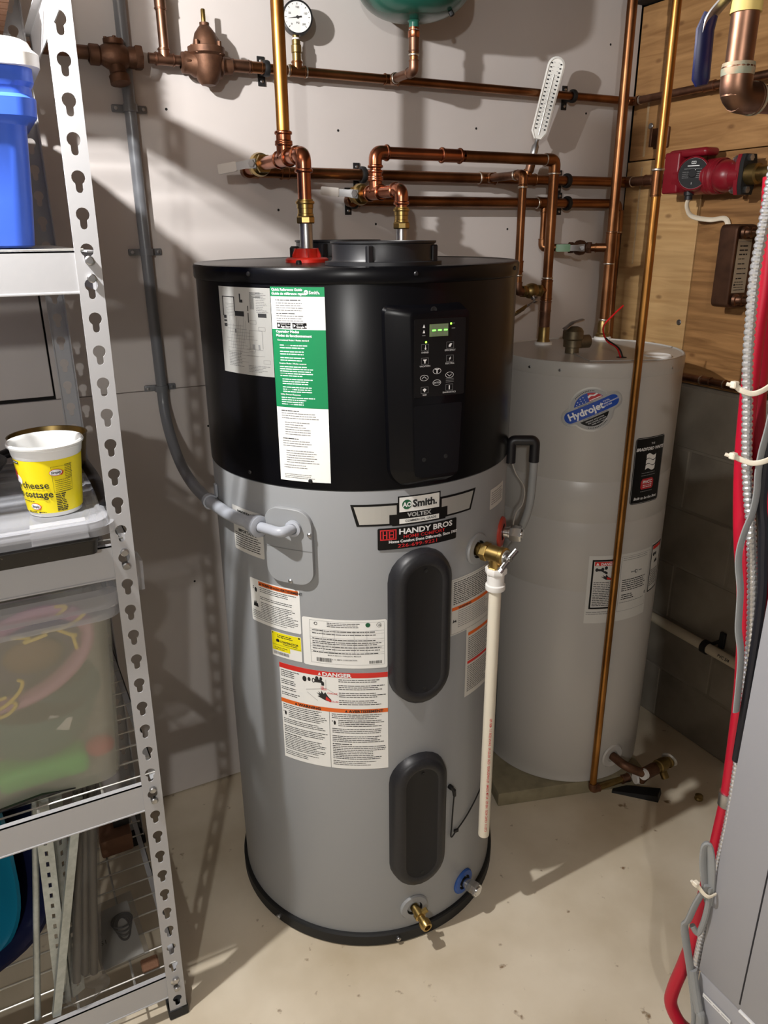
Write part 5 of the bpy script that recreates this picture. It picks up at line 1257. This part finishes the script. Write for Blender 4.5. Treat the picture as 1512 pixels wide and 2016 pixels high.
# ================================================================ GREY ELECTRICAL CONDUIT ON THE WHITE WALL
CO = thing('electrical_conduit', 'dark grey plastic conduit down the white wall, bending to the heater junction cover', 'conduit', (.382, 2.0, 1.0))
wallpts = spline(D3([(.384, 2.0, 2.335), (.381, 2.0, 1.9), (.381, 2.0, 1.6), (.383, 2.0, 1.30), (.382, 1.988, 1.22), (.383, 1.950, 1.160), (.384, 1.87, 1.110), (.384, 1.75, 1.088), (.383, 1.60, 1.092)]), 10)
part('wall_length', B().tube(wallpts, .0135, 18), 'conduit_grey', CO)
lp = [V((.383, 1.61, 1.092)), V((.384, 1.58, 1.093))] + [hp(ph, z, .016) for ph, z in ((-84, 1.097), (-78, 1.096), (-70, 1.096), (-64, 1.096))] 
part('heater_length', B().tube(spline(lp, 8), .0133, 18), 'conduit_light', CO)
q0 = hp(-64, 1.096, .017); q1 = hp(-57.5, 1.096, .026)
dd = (q1-q0).normalized()
b = B().lathe([(.0135, 0), (.0175, .002), (.0175, .018), (.0225, .020), (.0225, .034), (.018, .036), (.012, .036)], q0-dd*.006, dd, 26); hexnut(b, q0+dd*.016, dd, .0225, .010, 8); part('coupling', b, 'conduit_light', CO)
e0 = q0+dd*.026; e1 = hp(-49.5, 1.102, .045); e2 = hp(-48.0, 1.102, .012)
part('angle_connector', B().tube([e0, e1, e2], .0108, 18, bend=.03), 'conduit_light', CO)
part('lock_ring', B().lathe([(.0115, 0), (.017, .001), (.017, .007), (.0115, .009)], hp(-48.0, 1.102, .0108), hn(-48), 24), 'conduit_light', CO)
def strap(z, label):
    s = thing('conduit_strap', label, 'strap', (.381, 2.012, z), 'grey straps holding the conduit to the wall')
    o_ = [(-.036, 0), (-.016, 0)] + [(-.0155*math.cos(k*PI/12), .0045+.0285*math.sin(k*PI/12)) for k in range(13)] + [(.016, 0), (.036, 0), (.036, .004), (.019, .004)] + [(.0175*math.cos(k*PI/12), .0055+.0305*math.sin(k*PI/12)) for k in range(13)] + [(-.019, .004), (-.036, .004)]
    part('band', B().lathe([(.0138, -.008), (.0165, -.008), (.0165, .008), (.0138, .008), (.0138, -.008)], (.382, 2.0, z), Z, 22), 'conduit_grey', s)
    part('ears', B().box(.342, 2.012, z-.008, .422, 2.0195, z+.008, .003, 2), 'conduit_grey', s)
    for sx in (-1, 1): part('screw', B().lathe([(.0045, 0), (.004, .002), (0, .0025)], (.382+sx*.031, 2.012, z), -Y, 10), 'zinc', s)
strap(1.925, 'grey conduit strap high on the white wall, level with the shelf tote')
strap(1.612, 'grey conduit strap left of the heater top')
strap(1.278, 'grey conduit strap on the panel seam above the conduit bend')
HS = thing('conduit_strap', 'pale grey strap clipping the conduit to the heater side', 'strap', hp(-91, 1.10, 0))
part('band', B().lathe([(.0136, -.008), (.0170, -.008), (.0170, .008), (.0136, .008), (.0136, -.008)], (.3835, 1.595, 1.0925), (0.03, 1, -.02), 22), 'conduit_light', HS)
part('ear', B().box(-.003, -.008, 0, .003, .008, .03, .002, 1, Matrix.Translation((.398, 1.590, 1.103))), 'conduit_light', HS)
# ---- black drain elbow and clear hose of the heater, right flank
CD = thing('condensate_hose', 'black condensate elbow with a grey hose behind the right flank of the tall heater', 'hose', (1.075, 1.62, 1.20))
part('elbow', B().tube([(1.010, 1.336, 1.160), (1.010, 1.336, 1.212), (1.056, 1.310, 1.212), (1.056, 1.310, 1.162)], .0115, 14, bend=.010), 'plastic_black', CD)
part('hose', B().tube(spline([(1.056, 1.310, 1.170), (1.057, 1.312, 1.12), (1.06, 1.322, 1.05), (1.068, 1.36, .98), (1.09, 1.45, .90), (1.10, 1.57, .7), (1.098, 1.62, .4), (1.095, 1.64, .012)], 8), .0095, 12), 'cable_grey', CD)
part('wire', B().tube(spline([(1.013, 1.336, 1.165), (1.022, 1.330, 1.135), (1.042, 1.322, 1.10), (1.043, 1.325, 1.06), (1.030, 1.332, 1.035), (1.026, 1.336, 1.0)], 6), .002, 8), 'steel_wire', CD)

# ================================================================ STEEL SHELVING UNIT
SY0, SY1 = 1.291, 1.895            # front face of the front posts, of the back posts
SH = thing('shelving_unit', 'grey steel shelving unit with keyhole posts and wire decks against the left wall part', 'shelf', (-.42, 1.6, 0))
def keyhole(x, z, s=1.0):
    P = []
    for k in range(13):
        a = math.radians(-58+296*k/12); P.append((x+.0098*math.cos(a)*s, z+.0098*math.sin(a)*s))
    for k in range(7):
        a = PI+PI*k/6; P.append((x+.0052*math.cos(a)*s, z-.0160*s+.0052*math.sin(a)*s))
    return P
def flat_holes(outer, holes, th):
    cu = bpy.data.curves.new('c', 'CURVE'); cu.dimensions = '2D'; cu.fill_mode = 'BOTH'; cu.extrude = th/2
    for loop_ in [outer]+holes:
        sp = cu.splines.new('POLY'); sp.points.add(len(loop_)-1); sp.use_cyclic_u = True
        for p, (x, y) in zip(sp.points, loop_): p.co = (x, y, 0, 1)
    ob = bpy.data.objects.new('c', cu); me = bpy.data.meshes.new_from_object(ob); bm = bmesh.new(); bm.from_mesh(me)
    bpy.data.objects.remove(ob); bpy.data.curves.remove(cu); bpy.data.meshes.remove(me); return bm
PW, PH = .0365, 2.16
holes = [keyhole(0, .055+.0508*k) for k in range(41)]
bmf = flat_holes([(-PW/2, .010), (PW/2, .010), (PW/2, PH), (-PW/2, PH)], holes, .0018)
for v in bmf.verts: v.co = V((v.co.x, -v.co.z, v.co.y))
bmb = bmesh.new(); pb = B(); pb.bm = bmf
pb.box(PW/2-.0018, 0, .010, PW/2, .036, PH).box(-PW/2, -.0005, .010, -PW/2+.0022, .004, PH)
bmesh.ops.recalc_face_normals(pb.bm, faces=pb.bm.faces[:])
pm0 = bpy.data.meshes.new('post'); pb.bm.to_mesh(pm0); pb.bm.free(); pm0.materials.append(MATS['shelf_grey'])
pm0.shade_smooth(); pm0.set_sharp_from_angle(angle=math.radians(30))
fb = B().box(-PW/2-.003, -.004, 0, PW/2+.003, .040, .026, .003, 2)
bmesh.ops.recalc_face_normals(fb.bm, faces=fb.bm.faces[:]); fm0 = bpy.data.meshes.new('foot_cap'); fb.bm.to_mesh(fm0); fb.bm.free(); fm0.materials.append(MATS['rubber_black'])
def post(x, y, mx=1, my=1, lean=0):
    o = link('post', pm0, SH); o.location = V((x, y, 0))-wloc(SH); o.scale = (mx, my, 1); o.rotation_euler = (0, lean, 0)
    f = link('foot_cap', fm0, o)
LEAN = math.radians(.85)
post(.1345, SY0, 1, 1, LEAN); post(.150, SY1, 1, -1, 0); post(-1.06, SY0, -1, 1, 0); post(-1.06, SY1, -1, -1, 0)
px_ = lambda z: .1345+math.tan(LEAN)*z
LEV = (.127, .639, 1.146, 1.629, 2.03)
wm_ = None
for li, z in enumerate(LEV):
    xr_ = px_(z)-PW/2; bh = .062
    part('front_beam', B().box(-1.045, SY0+.002, z-bh, xr_+.004, SY0+.0038, z).box(-1.045, SY0+.002, z-.0025, xr_+.002, SY0+.014, z).box(-1.045, SY0+.0005, z-bh-.001, xr_+.002, SY0+.004, z-bh+.003, .001, 1), 'shelf_grey', SH)
    part('back_beam', B().box(-1.045, SY1-.004, z-bh, .135, SY1-.002, z).box(-1.045, SY1-.014, z-.0025, .135, SY1-.002, z), 'shelf_grey', SH)
    xs = px_(z)+PW/2-.003
    part('side_beam', B().box(xs-.002, SY0+.004, z-bh, xs, SY1-.004, z).box(xs-.014, SY0+.004, z-.0025, xs, SY1-.004, z), 'shelf_grey', SH)
    # end connector with studs seen through the keyholes
    b = B()
    for dz in (-.014, -.040): b.lathe([(.0068, -.002), (.0068, -.0105), (.005, -.012), (0, -.012)], (px_(z)+.001, SY0+.0045, z+dz), Y, 14)
    part('stud', b, 'zinc', SH)['kind'] = 'stuff'
    # wire deck
    ys = [SY0+.03+.0535*k for k in range(11)]
    for k, y in enumerate(ys[:5] if li == 4 else ys):
        if wm_ is None:
            wb_ = B().tube([(-.60, 0, 0), (.60, 0, 0)], .0021, 6); wm_ = bpy.data.meshes.new('wire'); wb_.bm.to_mesh(wm_); wb_.bm.free(); wm_.materials.append(MATS['steel_wire'])
        o = link('wire', wm_, SH); o.location = V((-.443, y, z+.001))-wloc(SH)
    b = B()
    for x in (-.9, -.62, -.34, -.06, .055): b.tube([(x, SY0+.004, z-.0035), (x, SY1-.004, z-.0035)], .0028, 6)
    part('cross_wire', b, 'steel_wire', SH)['kind'] = 'stuff'
part('lower_side_rail', B().box(px_(.1)+PW/2-.003, SY0+.004, .030, px_(.1)+PW/2-.001, SY1-.004, .064), 'shelf_grey', SH)

# ---------------- on the shelf levels
# blue tote with white lid
def rbox_ring(x0, x1, y0, y1, z, r, n=5):
    P = []
    for cx, cy, a0 in ((x1-r, y0+r, -90), (x1-r, y1-r, 0), (x0+r, y1-r, 90), (x0+r, y0+r, 180)):
        for k in range(n+1): a = math.radians(a0+90*k/n); P.append(V((cx+r*math.cos(a), cy+r*math.sin(a), z)))
    return P
BT = thing('storage_tote', 'blue plastic storage tote with white lid on the second shelf from the top', 'tote', (-.15, 1.58, 1.633))
def tr(d, z, r=.03): return rbox_ring(-.46-d, .108+d, 1.316-d, 1.85+d, z, r)
b = B().loops([tr(-.022, 1.634), tr(-.016, 1.637), tr(-.010, 1.70), tr(-.003, 1.802), tr(.000, 1.806), tr(.012, 1.812), tr(.014, 1.835), tr(.010, 1.840), tr(.010, 1.850), tr(.014, 1.856), tr(.014, 1.876)], True, True)
part('body', b, 'tote_blue', BT)
b = B().loops([tr(.010, 1.874), tr(.024, 1.874), tr(.025, 1.890), tr(.018, 1.897), tr(.014, 1.906), tr(.008, 1.910), tr(-.02, 1.910), tr(-.026, 1.904)], True, True)
part('lid', b, 'tote_white', BT)
# wicker basket on the top level
WB = thing('basket', 'brown woven basket on the top shelf, upper left corner', 'basket', (-.05, 1.75, 2.035))
rings = []
for k in range(15):
    z = 2.034+.011*k
    for dz, d in ((0, -.004), (.0055, .003)): rings.append(rbox_ring(-.30-d, .128+d, 1.58-d, 1.86+d, z+dz, .03))
part('woven_side', B().loops(rings, True, False), 'wicker', WB, angle=60)
b = B()
for k in range(10): b.box(-.30+.044*k, 1.578, 2.036, -.292+.044*k, 1.582, 2.19, .001, 1)
part('stake', b, 'wicker', WB)['kind'] = 'stuff'
CB = thing('shelf_board', 'brown slatted board on the back of the top deck under the basket', 'board', (-.15, 1.7, 2.03))
for k in range(7): part('slat', B().box(-.45, 1.585+.043*k, 2.022, .128, 1.585+.043*k+.038, 2.0315), 'wicker', CB)
# ---- level with the cottage cheese tub
z3s = 1.148
TR = thing('baking_tray', 'dark speckled baking tray jutting out over the third shelf beam', 'tray', (-.2, 1.45, z3s))
b = B().loops([rbox_ring(-.50, .108, 1.262, 1.66, z3s+.001, .012), rbox_ring(-.506, .112, 1.258, 1.664, z3s+.026, .014), rbox_ring(-.508, .114, 1.256, 1.666, z3s+.028, .014), rbox_ring(-.500, .106, 1.264, 1.658, z3s+.027, .012), rbox_ring(-.494, .102, 1.268, 1.654, z3s+.006, .010)], True, True)
part('pan', b, 'dark_tray', TR)
def lidtray(z, label, d):
    t = thing('bin_lid', label, 'lid', (-.15, 1.5, z), 'clear bin lids under the tub')
    q = lambda e, zz_: rbox_ring(-.48-d-e, .138+d+e, 1.268+d*.5-e, 1.70+e, zz_, .035, 6)
    b = B().loops([q(.004, z), q(.006, z+.001), q(.006, z+.016), q(.002, z+.0185), q(-.006, z+.0185), q(-.010, z+.014), q(-.024, z+.013), q(-.030, z+.011), q(-.06, z+.0105)], False, True)
    part('shell', b, 'clear_lid', t)
    b = B().loops([[p+V((0, 0, 0)) for p in (V((.010, 1.258, z+.004)), V((.098, 1.258, z+.004)), V((.098, 1.266, z+.004)), V((.010, 1.266, z+.004)))], [p for p in (V((.012, 1.262, z+.020)), V((.096, 1.262, z+.020)), V((.096, 1.276, z+.022)), V((.012, 1.276, z+.022)))]], True, True)
    part('latch', b, 'clear_lid', t)
lidtray(z3s+.030, 'clear plastic bin lid on the dark tray, lower of the stacked two', 0)
lidtray(z3s+.042, 'clear plastic bin lid directly under the yellow tub', -.010)
# tub
tz = z3s+.0530
TB = thing('cheese_tub', 'yellow cottage cheese tub with a white rim standing on the clear bin lids', 'tub', (.060, 1.376, tz))
tx, ty = .060, 1.376
r_at = lambda h: .0475+(.0615-.0475)*h/.138
part('cup', B().lathe([(0, .006), (.044, .006), (.0455, 0), (.0475, .001), (.0478, .007), (r_at(.112)+.001, .112), (r_at(.116)+.002, .115), (r_at(.128)+.003, .128), (.0625, .130), (.0672, .132), (.0680, .1355), (.0665, .1385), (.0635, .1385), (.0615, .136), (.0600, .131), (.0590, .115), (.046, .010), (0, .010)], (tx, ty, tz), Z, 56), 'tub_white', TB)
def tubmap(u, v, off):
    h = .0085+v; r = r_at(h)+.0006+off; a = math.radians(-28)+u/.054
    return V((tx+r*math.sin(a), ty-r*math.cos(a), tz+h))
b = B(); n = 56
b.loops([[V((tx+(r_at(h)+.0012)*math.cos(2*PI*k/n), ty+(r_at(h)+.0012)*math.sin(2*PI*k/n), tz+h)) for k in range(n)] for h in (.0085, .1115)], False, False)
SL = part('printed_sleeve', b, 'tub_yellow', TB)
T_ = Face(TB, tubmap, .0010); T_.step = .008
T_.text('ink', 'ge cheese', -.056, .050, .0190, bold=.012).text('ink', 'age cottage', -.064, .032, .0190, bold=.016)
T_.lines('ink', -.045, -.014, .0245, 1, .004, .0016, .05)
def mark(u, v, s=1):
    T_.disc('label_red', u, v, .0112*s, .0068*s, 24).disc('ink_white', u-.0003, v+.0002, .0102*s, .0058*s, 24, 2).text('ink', 'Simply', u-.0085*s, v-.0018*s, .0062*s, bold=.03, shear=.2, lvl=3)
    T_.poly('ink_red', [(u+.006*s, v-.002*s), (u+.0085*s, v-.0065*s), (u+.0145*s, v+.004*s), (u+.0085*s, v-.0035*s)], 4)
mark(-.014, .0135); mark(.0330, .0790)
T_.rect('ink', -.050, .0960, -.030, .1010).lines('ink_white', -.048, -.032, .0995, 1, .002, .0014, .05)
T_.disc('ink_white', -.044, .064, .012, .010).poly('badge_red', [(-.052, .072), (-.047, .086), (-.043, .080), (-.045, .066), (-.050, .062)], 2)
T_.frame('ink', .0255, .0400, .060, .0905, .0004).lines('ink', .029, .0585, .0640, 7, .0038, .0008, .1).lines('ink', .048, .062, .092, 9, .0032, .0009, .1)
T_.lines('ink', .0270, .047, .0375, 2, .004, .0022, .2).lines('ink', .0270, .046, .030, 5, .0034, .0018, .2).lines('ink', .0270, .050, .0125, 3, .0034, .0020, .2).lines('ink', .0270, .047, .0025+.0065, 3, .003, .0009, .2)
T_.lines('ink', -.036, -.014, .0035, 2, .0024, .0013, .1).disc('ink', -.008, .002, .002, .0016).lines('ink', -.006, .006, .003, 1, .002, .0013, .1)
T_.done()
TB.location = (tx, ty, tz); TB.scale = (.91, .91, .91)
b = B().lathe([(.052, 0), (.060, .004), (.072, .080), (.074, .083), (.071, .083), (.058, .008), (0, .006)], (.075, 1.585, z3s+.056), Z, 40)
single('brass_bowl', b, 'brass_dull', 'dull brass bowl behind the yellow tub', 'bowl', (.075, 1.585, z3s+.056))
b = B().tube(spline([(-.10, 1.66, 1.215), (.03, 1.70, 1.228), (.115, 1.66, 1.228), (.135, 1.55, 1.222), (.140, 1.42, 1.213), (.138, 1.335, 1.210)], 8), .0085, 10, flat=(.5, 1.3)); single('pan_strap', b, 'pan_black', 'black strap lying on the clear lids behind the yellow tub', 'strap', (.13, 1.45, 1.21))
PB = thing('frying_pan', 'black frying pan lying behind the yellow tub', 'pan', (-.16, 1.62, 1.205))
part('pan_body', B().lathe([(0, 0), (.10, 0), (.125, .035), (.128, .036), (.124, .037), (.10, .005), (0, .005)], (-.13, 1.60, 1.206), Z, 40), 'pan_black', PB)
part('handle', B().tube([(-.02, 1.66, 1.238), (.05, 1.70, 1.25), (.10, 1.73, 1.252)], [.008, .010, .011], 12, flat=(.6, 1.3)), 'pan_black', PB)

# ---- clear bin with toys
z2s = .642
CBn = thing('toy_bin', 'clear plastic bin full of colourful toys on the fourth shelf', 'bin', (-.2, 1.5, z2s))
q = lambda d, z, r=.04: rbox_ring(-.52-d, .098+d, 1.330-d, 1.84+d, z, r, 6)
part('wall', B().loops([q(-.004, z2s+.002), q(0, z2s+.006), q(.004, z2s+.05), q(.022, 1.00), q(.024, 1.012)], True, False), 'clear_bin', CBn)
part('rim', B().loops([q(.022, 1.010), q(.040, 1.010), q(.042, 1.016), q(.040, 1.032), q(.030, 1.034), q(.030, 1.03)], False, False), 'clear_lid', CBn)
part('lid', B().loops([q(.032, 1.034), q(.046, 1.034), q(.048, 1.040), q(.048, 1.062), q(.040, 1.070), q(.020, 1.072), q(.012, 1.066), q(-.05, 1.064), q(-.30, 1.064)], False, True), 'clear_lid', CBn)
part('corner_latch', B().loops([[V(p) for p in ((.170, 1.31, 1.045), (.182, 1.31, 1.045), (.182, 1.36, 1.045), (.170, 1.36, 1.045))], [V(p) for p in ((.172, 1.31, 1.105), (.184, 1.312, 1.10), (.184, 1.358, 1.10), (.172, 1.36, 1.105))]], True, True), 'clear_lid', CBn)
# toys inside
def ell(cx, cy, cz, rx, rz, tilt, n=36, y=0.0, dep=0):
    return [V((cx+rx*math.cos(a)*math.cos(tilt)-rz*math.sin(a)*math.sin(tilt), cy+dep*math.sin(a), cz+rx*math.cos(a)*math.sin(tilt)+rz*math.sin(a)*math.cos(tilt))) for a in [2*PI*k/n for k in range(n)]]
PK = thing('toy_basket', 'pink oval toy basket tilted inside the clear bin', 'basket', (-.03, 1.42, .70))
tl = .42
part('rim', B().tube(ell(-.035, 1.415, .905, .122, .062, tl, dep=.028), .019, 12, closed=True, flat=(1, .7)), 'toy_mauve', PK)
part('bowl', B().loops([ell(-.035, 1.418, .905, .118, .060, tl, dep=.028), ell(-.033, 1.435, .900, .108, .056, tl, dep=.02), ell(-.03, 1.455, .895, .09, .045, tl)], False, True), 'toy_purple', PK)
b = B().ball((-.02, 1.436, .895), .045, 1.2, .35, .8); single('toy_ball', b, 'toy_brown', 'brown toy lying inside the pink basket', 'toy', (-.02, 1.436, .86))
b = B()
for pts in ([(-.12, 1.372, .835), (-.085, 1.366, .842), (-.055, 1.364, .865), (-.045, 1.364, .885), (-.052, 1.364, .893)], [(-.115, 1.370, .82), (-.08, 1.366, .825), (-.062, 1.366, .842), (-.072, 1.366, .852)], [(-.12, 1.37, .845), (-.10, 1.366, .858), (-.075, 1.365, .862)]): b.tube(spline(pts, 6), .0036, 8)
single('toy_octopus', b, 'toy_yellow', 'yellow curly toy cord against the bin front, lower left', 'toy', (-.1, 1.37, .82)); 
b = B()
for pts in ([(.00, 1.368, .975), (.035, 1.362, .978), (.06, 1.362, .985), (.078, 1.362, .998)], [(.02, 1.368, .98), (.045, 1.364, .962), (.058, 1.366, .955)], [(.052, 1.368, .955), (.055, 1.372, .925)], [(-.05, 1.385, .968), (-.02, 1.38, .962), (-.03, 1.38, .955), (.01, 1.375, .965)], [(.03, 1.40, .985), (.05, 1.40, 1.0), (.03, 1.40, 1.005)]): b.tube(spline(pts, 6), .0036, 8)
single('toy_octopus', b, 'toy_yellow', 'yellow branching toy cord inside the clear bin, above the pink rim', 'toy', (.03, 1.37, .95))
b = B().loops([ell(-.17, 1.50, .93, .075, .10, .2), ell(-.17, 1.44, .93, .085, .115, .2), ell(-.17, 1.425, .93, .07, .10, .2)], True, True); single('toy_plate', b, 'toy_green', 'lime green toy plate at the bin far left', 'toy', (-.17, 1.45, .82))
b = B().lathe([(0, 0), (.07, .002), (.105, .045), (.122, .125), (.124, .13), (.118, .13), (.09, .02), (0, .012)], (-.045, 1.475, .690), (.12, -.10, 1), 40); single('toy_bowl', b, 'toy_teal', 'dark teal toy bowl below the pink basket', 'toy', (-.045, 1.475, .688))
b = B().box(-.12, 1.36, .650, .045, 1.43, .700, .018, 3, Matrix.Translation((0, 0, 0))); single('toy_block', b, 'toy_bright_green', 'bright green toy block on the bin bottom', 'toy', (-.04, 1.40, .65))
b = B().ball((.068, 1.39, .690), .026, 1.1, .9, .8); single('toy_ball', b, 'toy_red', 'small red toy at the bin lower right', 'toy', (.068, 1.39, .668))
b = B().box(-.018, 1.352, .775, .024, 1.356, .803, .001, 1, Matrix.Translation((0, 1.354, .789)) @ Matrix.Rotation(.4, 4, 'Y') @ Matrix.Translation((0, -1.354, -.789))); single('toy_card', b, 'paper_shade', 'pale card against the teal toy bowl', 'card')

# ---- bottom level: tubs, shelving standards, wrapped rods, brochure
def tubside(name, x, m, label, s, dx):
    """oval basin standing on its edge, rim facing the camera's right"""
    t = thing(name, label, 'tub', (x, 1.55, .13))
    ax = V((.45, -.89, 0)); c0 = V((x, 1.49, .385))
    qd = lambda r, h, z: None
    side = Z.cross(ax).normalized()
    ring = lambda k, off: [c0+ax*off+side*(.17*k*s*math.copysign(abs(math.cos(a))**.55, math.cos(a)))+Z*(.245*k*s*math.copysign(abs(math.sin(a))**.55, math.sin(a))) for a in [2*PI*i/44 for i in range(44)]]
    part('shell', B().loops([ring(.70, -.22), ring(.78, -.20), ring(.93, .02), ring(.955, .03), ring(1.0, .03), ring(1.0, .042), ring(.95, .044), ring(.92, .03), ring(.76, -.19), ring(.70, -.20)], True, True), m, t)
    return t
tubside('basin', -.240, 'navy_plastic', 'dark navy plastic basin on its edge, bottom left shelf', 1.0, 0)
tubside('basin', -.305, 'teal_plastic', 'teal plastic basin on its edge in front of the navy basin', 1.0, 0)
def slotted(name, p0, p1, wv, label, slots=True, hw=.0145):
    t = thing(name, label, 'steel bar', p0)
    p0, p1 = V(p0), V(p1); ln = (p1-p0).length; up_ = (p1-p0).normalized(); sd = V(wv); sd = (sd-up_*sd.dot(up_)).normalized(); nn_ = sd.cross(up_)
    hs = [[(x*.0035+0, z), (x*.0035+.0, z)] for x in ()]
    holes = [[(-.003, z), (.003, z), (.003, z+.011), (-.003, z+.011)] for z in [.02+.0254*k for k in range(int(ln/.0254)-1)]] if slots else []
    bm = flat_holes([(-hw, 0), (hw, 0), (hw, ln), (-hw, ln)], holes, .0016)
    for v in bm.verts: v.co = p0+sd*v.co.x+up_*v.co.y+nn_*v.co.z
    bb = B(); bb.bm = bm
    for s in (-1, 1):
        e = p0+sd*hw*s; bb.loops([[e, e-nn_*.012, e-nn_*.012-sd*.0015*s, e-sd*.0015*s], [e+up_*ln, e+up_*ln-nn_*.012, e+up_*ln-nn_*.012-sd*.0015*s, e+up_*ln-sd*.0015*s]], True, True)
    part('channel', bb, 'galv', t); return t
slotted('shelf_standard', (-.086, 1.330, .130), (-.054, 1.350, .636), (1, -.15, 0), 'slotted galvanised shelf standard leaning behind the lower shelf beam')
slotted('shelf_standard', (-.055, 1.340, .130), (-.028, 1.372, .636), (.86, .50, 0), 'second slotted standard turned sideways beside the first', True)
single('steel_rod', B().tube([(-.138, 1.32, .130), (-.062, 1.375, .636)], .0065, 12), 'galv', 'thin steel rod beside the slotted standards', 'rod', (-.138, 1.32, .13))
slotted('flat_bar', (-.102, 1.306, .130), (.012, 1.335, .625), (1, .1, 0), 'plain pale steel bar leaning across the slotted standards', False, .008)
b = B().loops([[V((-.16, 1.34, .690)), V((-.03, 1.34, .700)), V((-.01, 1.44, .700)), V((-.16, 1.46, .690))], [V((-.16, 1.34, .712)), V((-.03, 1.34, .716)), V((-.01, 1.44, .716)), V((-.16, 1.46, .712))]], True, True)
# wrapped rods: clear sleeve around grey rods
WR = thing('wrapped_rods', 'dark rods in a clear plastic sleeve leaning at the lower shelf front', 'rods', (-.03, 1.33, .13))
for dx, dy in ((-.014, 0), (0, .012), (.013, .004)): part('rod', B().tube([(-.036+dx*1.3, 1.335+dy, .170), (.030+dx, 1.375+dy, .63)], .0085, 12), 'rod_dark', WR)
sl = []
for k, (x, y, z, rx) in enumerate([(-.048, 1.325, .130, .024), (-.043, 1.325, .145, .048), (-.041, 1.33, .165, .040), (-.036, 1.335, .20, .036), (-.005, 1.350, .40, .030), (.026, 1.372, .60, .024), (.030, 1.376, .635, .024)]):
    sl.append([V((x+rx*math.cos(a)*(1+.10*math.sin(5*a+k)*(1 if k < 3 else .2)), y+.024*math.sin(a)*(1+.15*math.cos(4*a+k)*(1 if k < 3 else .2)), z+(.006*math.sin(7*a) if 0 < k < 3 else 0))) for a in [2*PI*i/40 for i in range(40)]])
part('plastic_sleeve', B().loops(sl, False, False), 'clear_bag', WR)
BR = thing('leaflet', 'bagged leaflet with a curled grey cable on the bottom wire deck', 'leaflet', (.045, 1.43, .131))
lm = lambda u, v, off: V((.0, 1.365, .1335))+V((1, .02, .0))*u+V((-.02, .93, .20))*v+V((0, -.2, .97))*off
part('sheet', B().loops([[lm(x, y, 0) for x, y in ((0, 0), (.088, .004), (.080, .150), (-.01, .145))], [lm(x, y, .0012) for x, y in ((0, 0), (.088, .004), (.080, .150), (-.01, .145))]], True, True), 'paper_shade', BR)
b = B()
for k in range(4): b.tube([lm(.058+(.014+.003*k)*math.cos(a), .080+.006*k+(.030-.004*k)*math.sin(a), .004+.0015*k) for a in [2*PI*i/24+k for i in range(24)]], .0022, 6, closed=True)
part('cable_curl', b, 'cable_black', BR)['kind'] = 'stuff'
F_ = Face(BR, lm, .0014); F_.text('ink', '1', .006, .085, .014).text('ink', '51', .004, .060, .016); F_.done()
part('bag', B().loops([[lm(x, y, .010) for x, y in ((-.004, -.012), (.098, -.008), (.092, .165), (-.012, .160))], [lm(x, y, .0108) for x, y in ((-.004, -.012), (.098, -.008), (.092, .165), (-.012, .160))]], True, True), 'clear_bag', BR)
b = B().box(.045, 1.70, .131, .125, 1.80, .185, .006, 2); single('cardboard_box', b, 'wicker', 'small brown box at the back of the bottom shelf', 'box')
b = B().loops([[V(p) for p in ((.085, 1.735, .188), (.125, 1.735, .188), (.120, 1.75, .188))], [V(p) for p in ((.085, 1.735, .222), (.125, 1.735, .220), (.120, 1.75, .220))]], True, True); single('black_clip', b, 'rubber_black', 'black clip on the small brown box', 'clip')
b = B().box(.075, 1.318, .132, .112, 1.35, .142, .003, 1); single('paper_scrap', b, 'wicker', 'folded brown paper scrap behind the bottom beam', 'paper')
BRK = thing('shelf_bracket', 'black steel bracket at the front of the fourth shelf, under the toy bin', 'bracket', (-.08, 1.40, .645))
part('plate', B().loops([[V(p) for p in ((-.24, 1.315, .648), (-.052, 1.315, .666), (.012, 1.33, .650), (-.02, 1.40, .650))], [V(p) for p in ((-.24, 1.315, .651), (-.052, 1.315, .669), (.012, 1.33, .653), (-.02, 1.40, .653))]], True, True), 'pan_black', BRK)
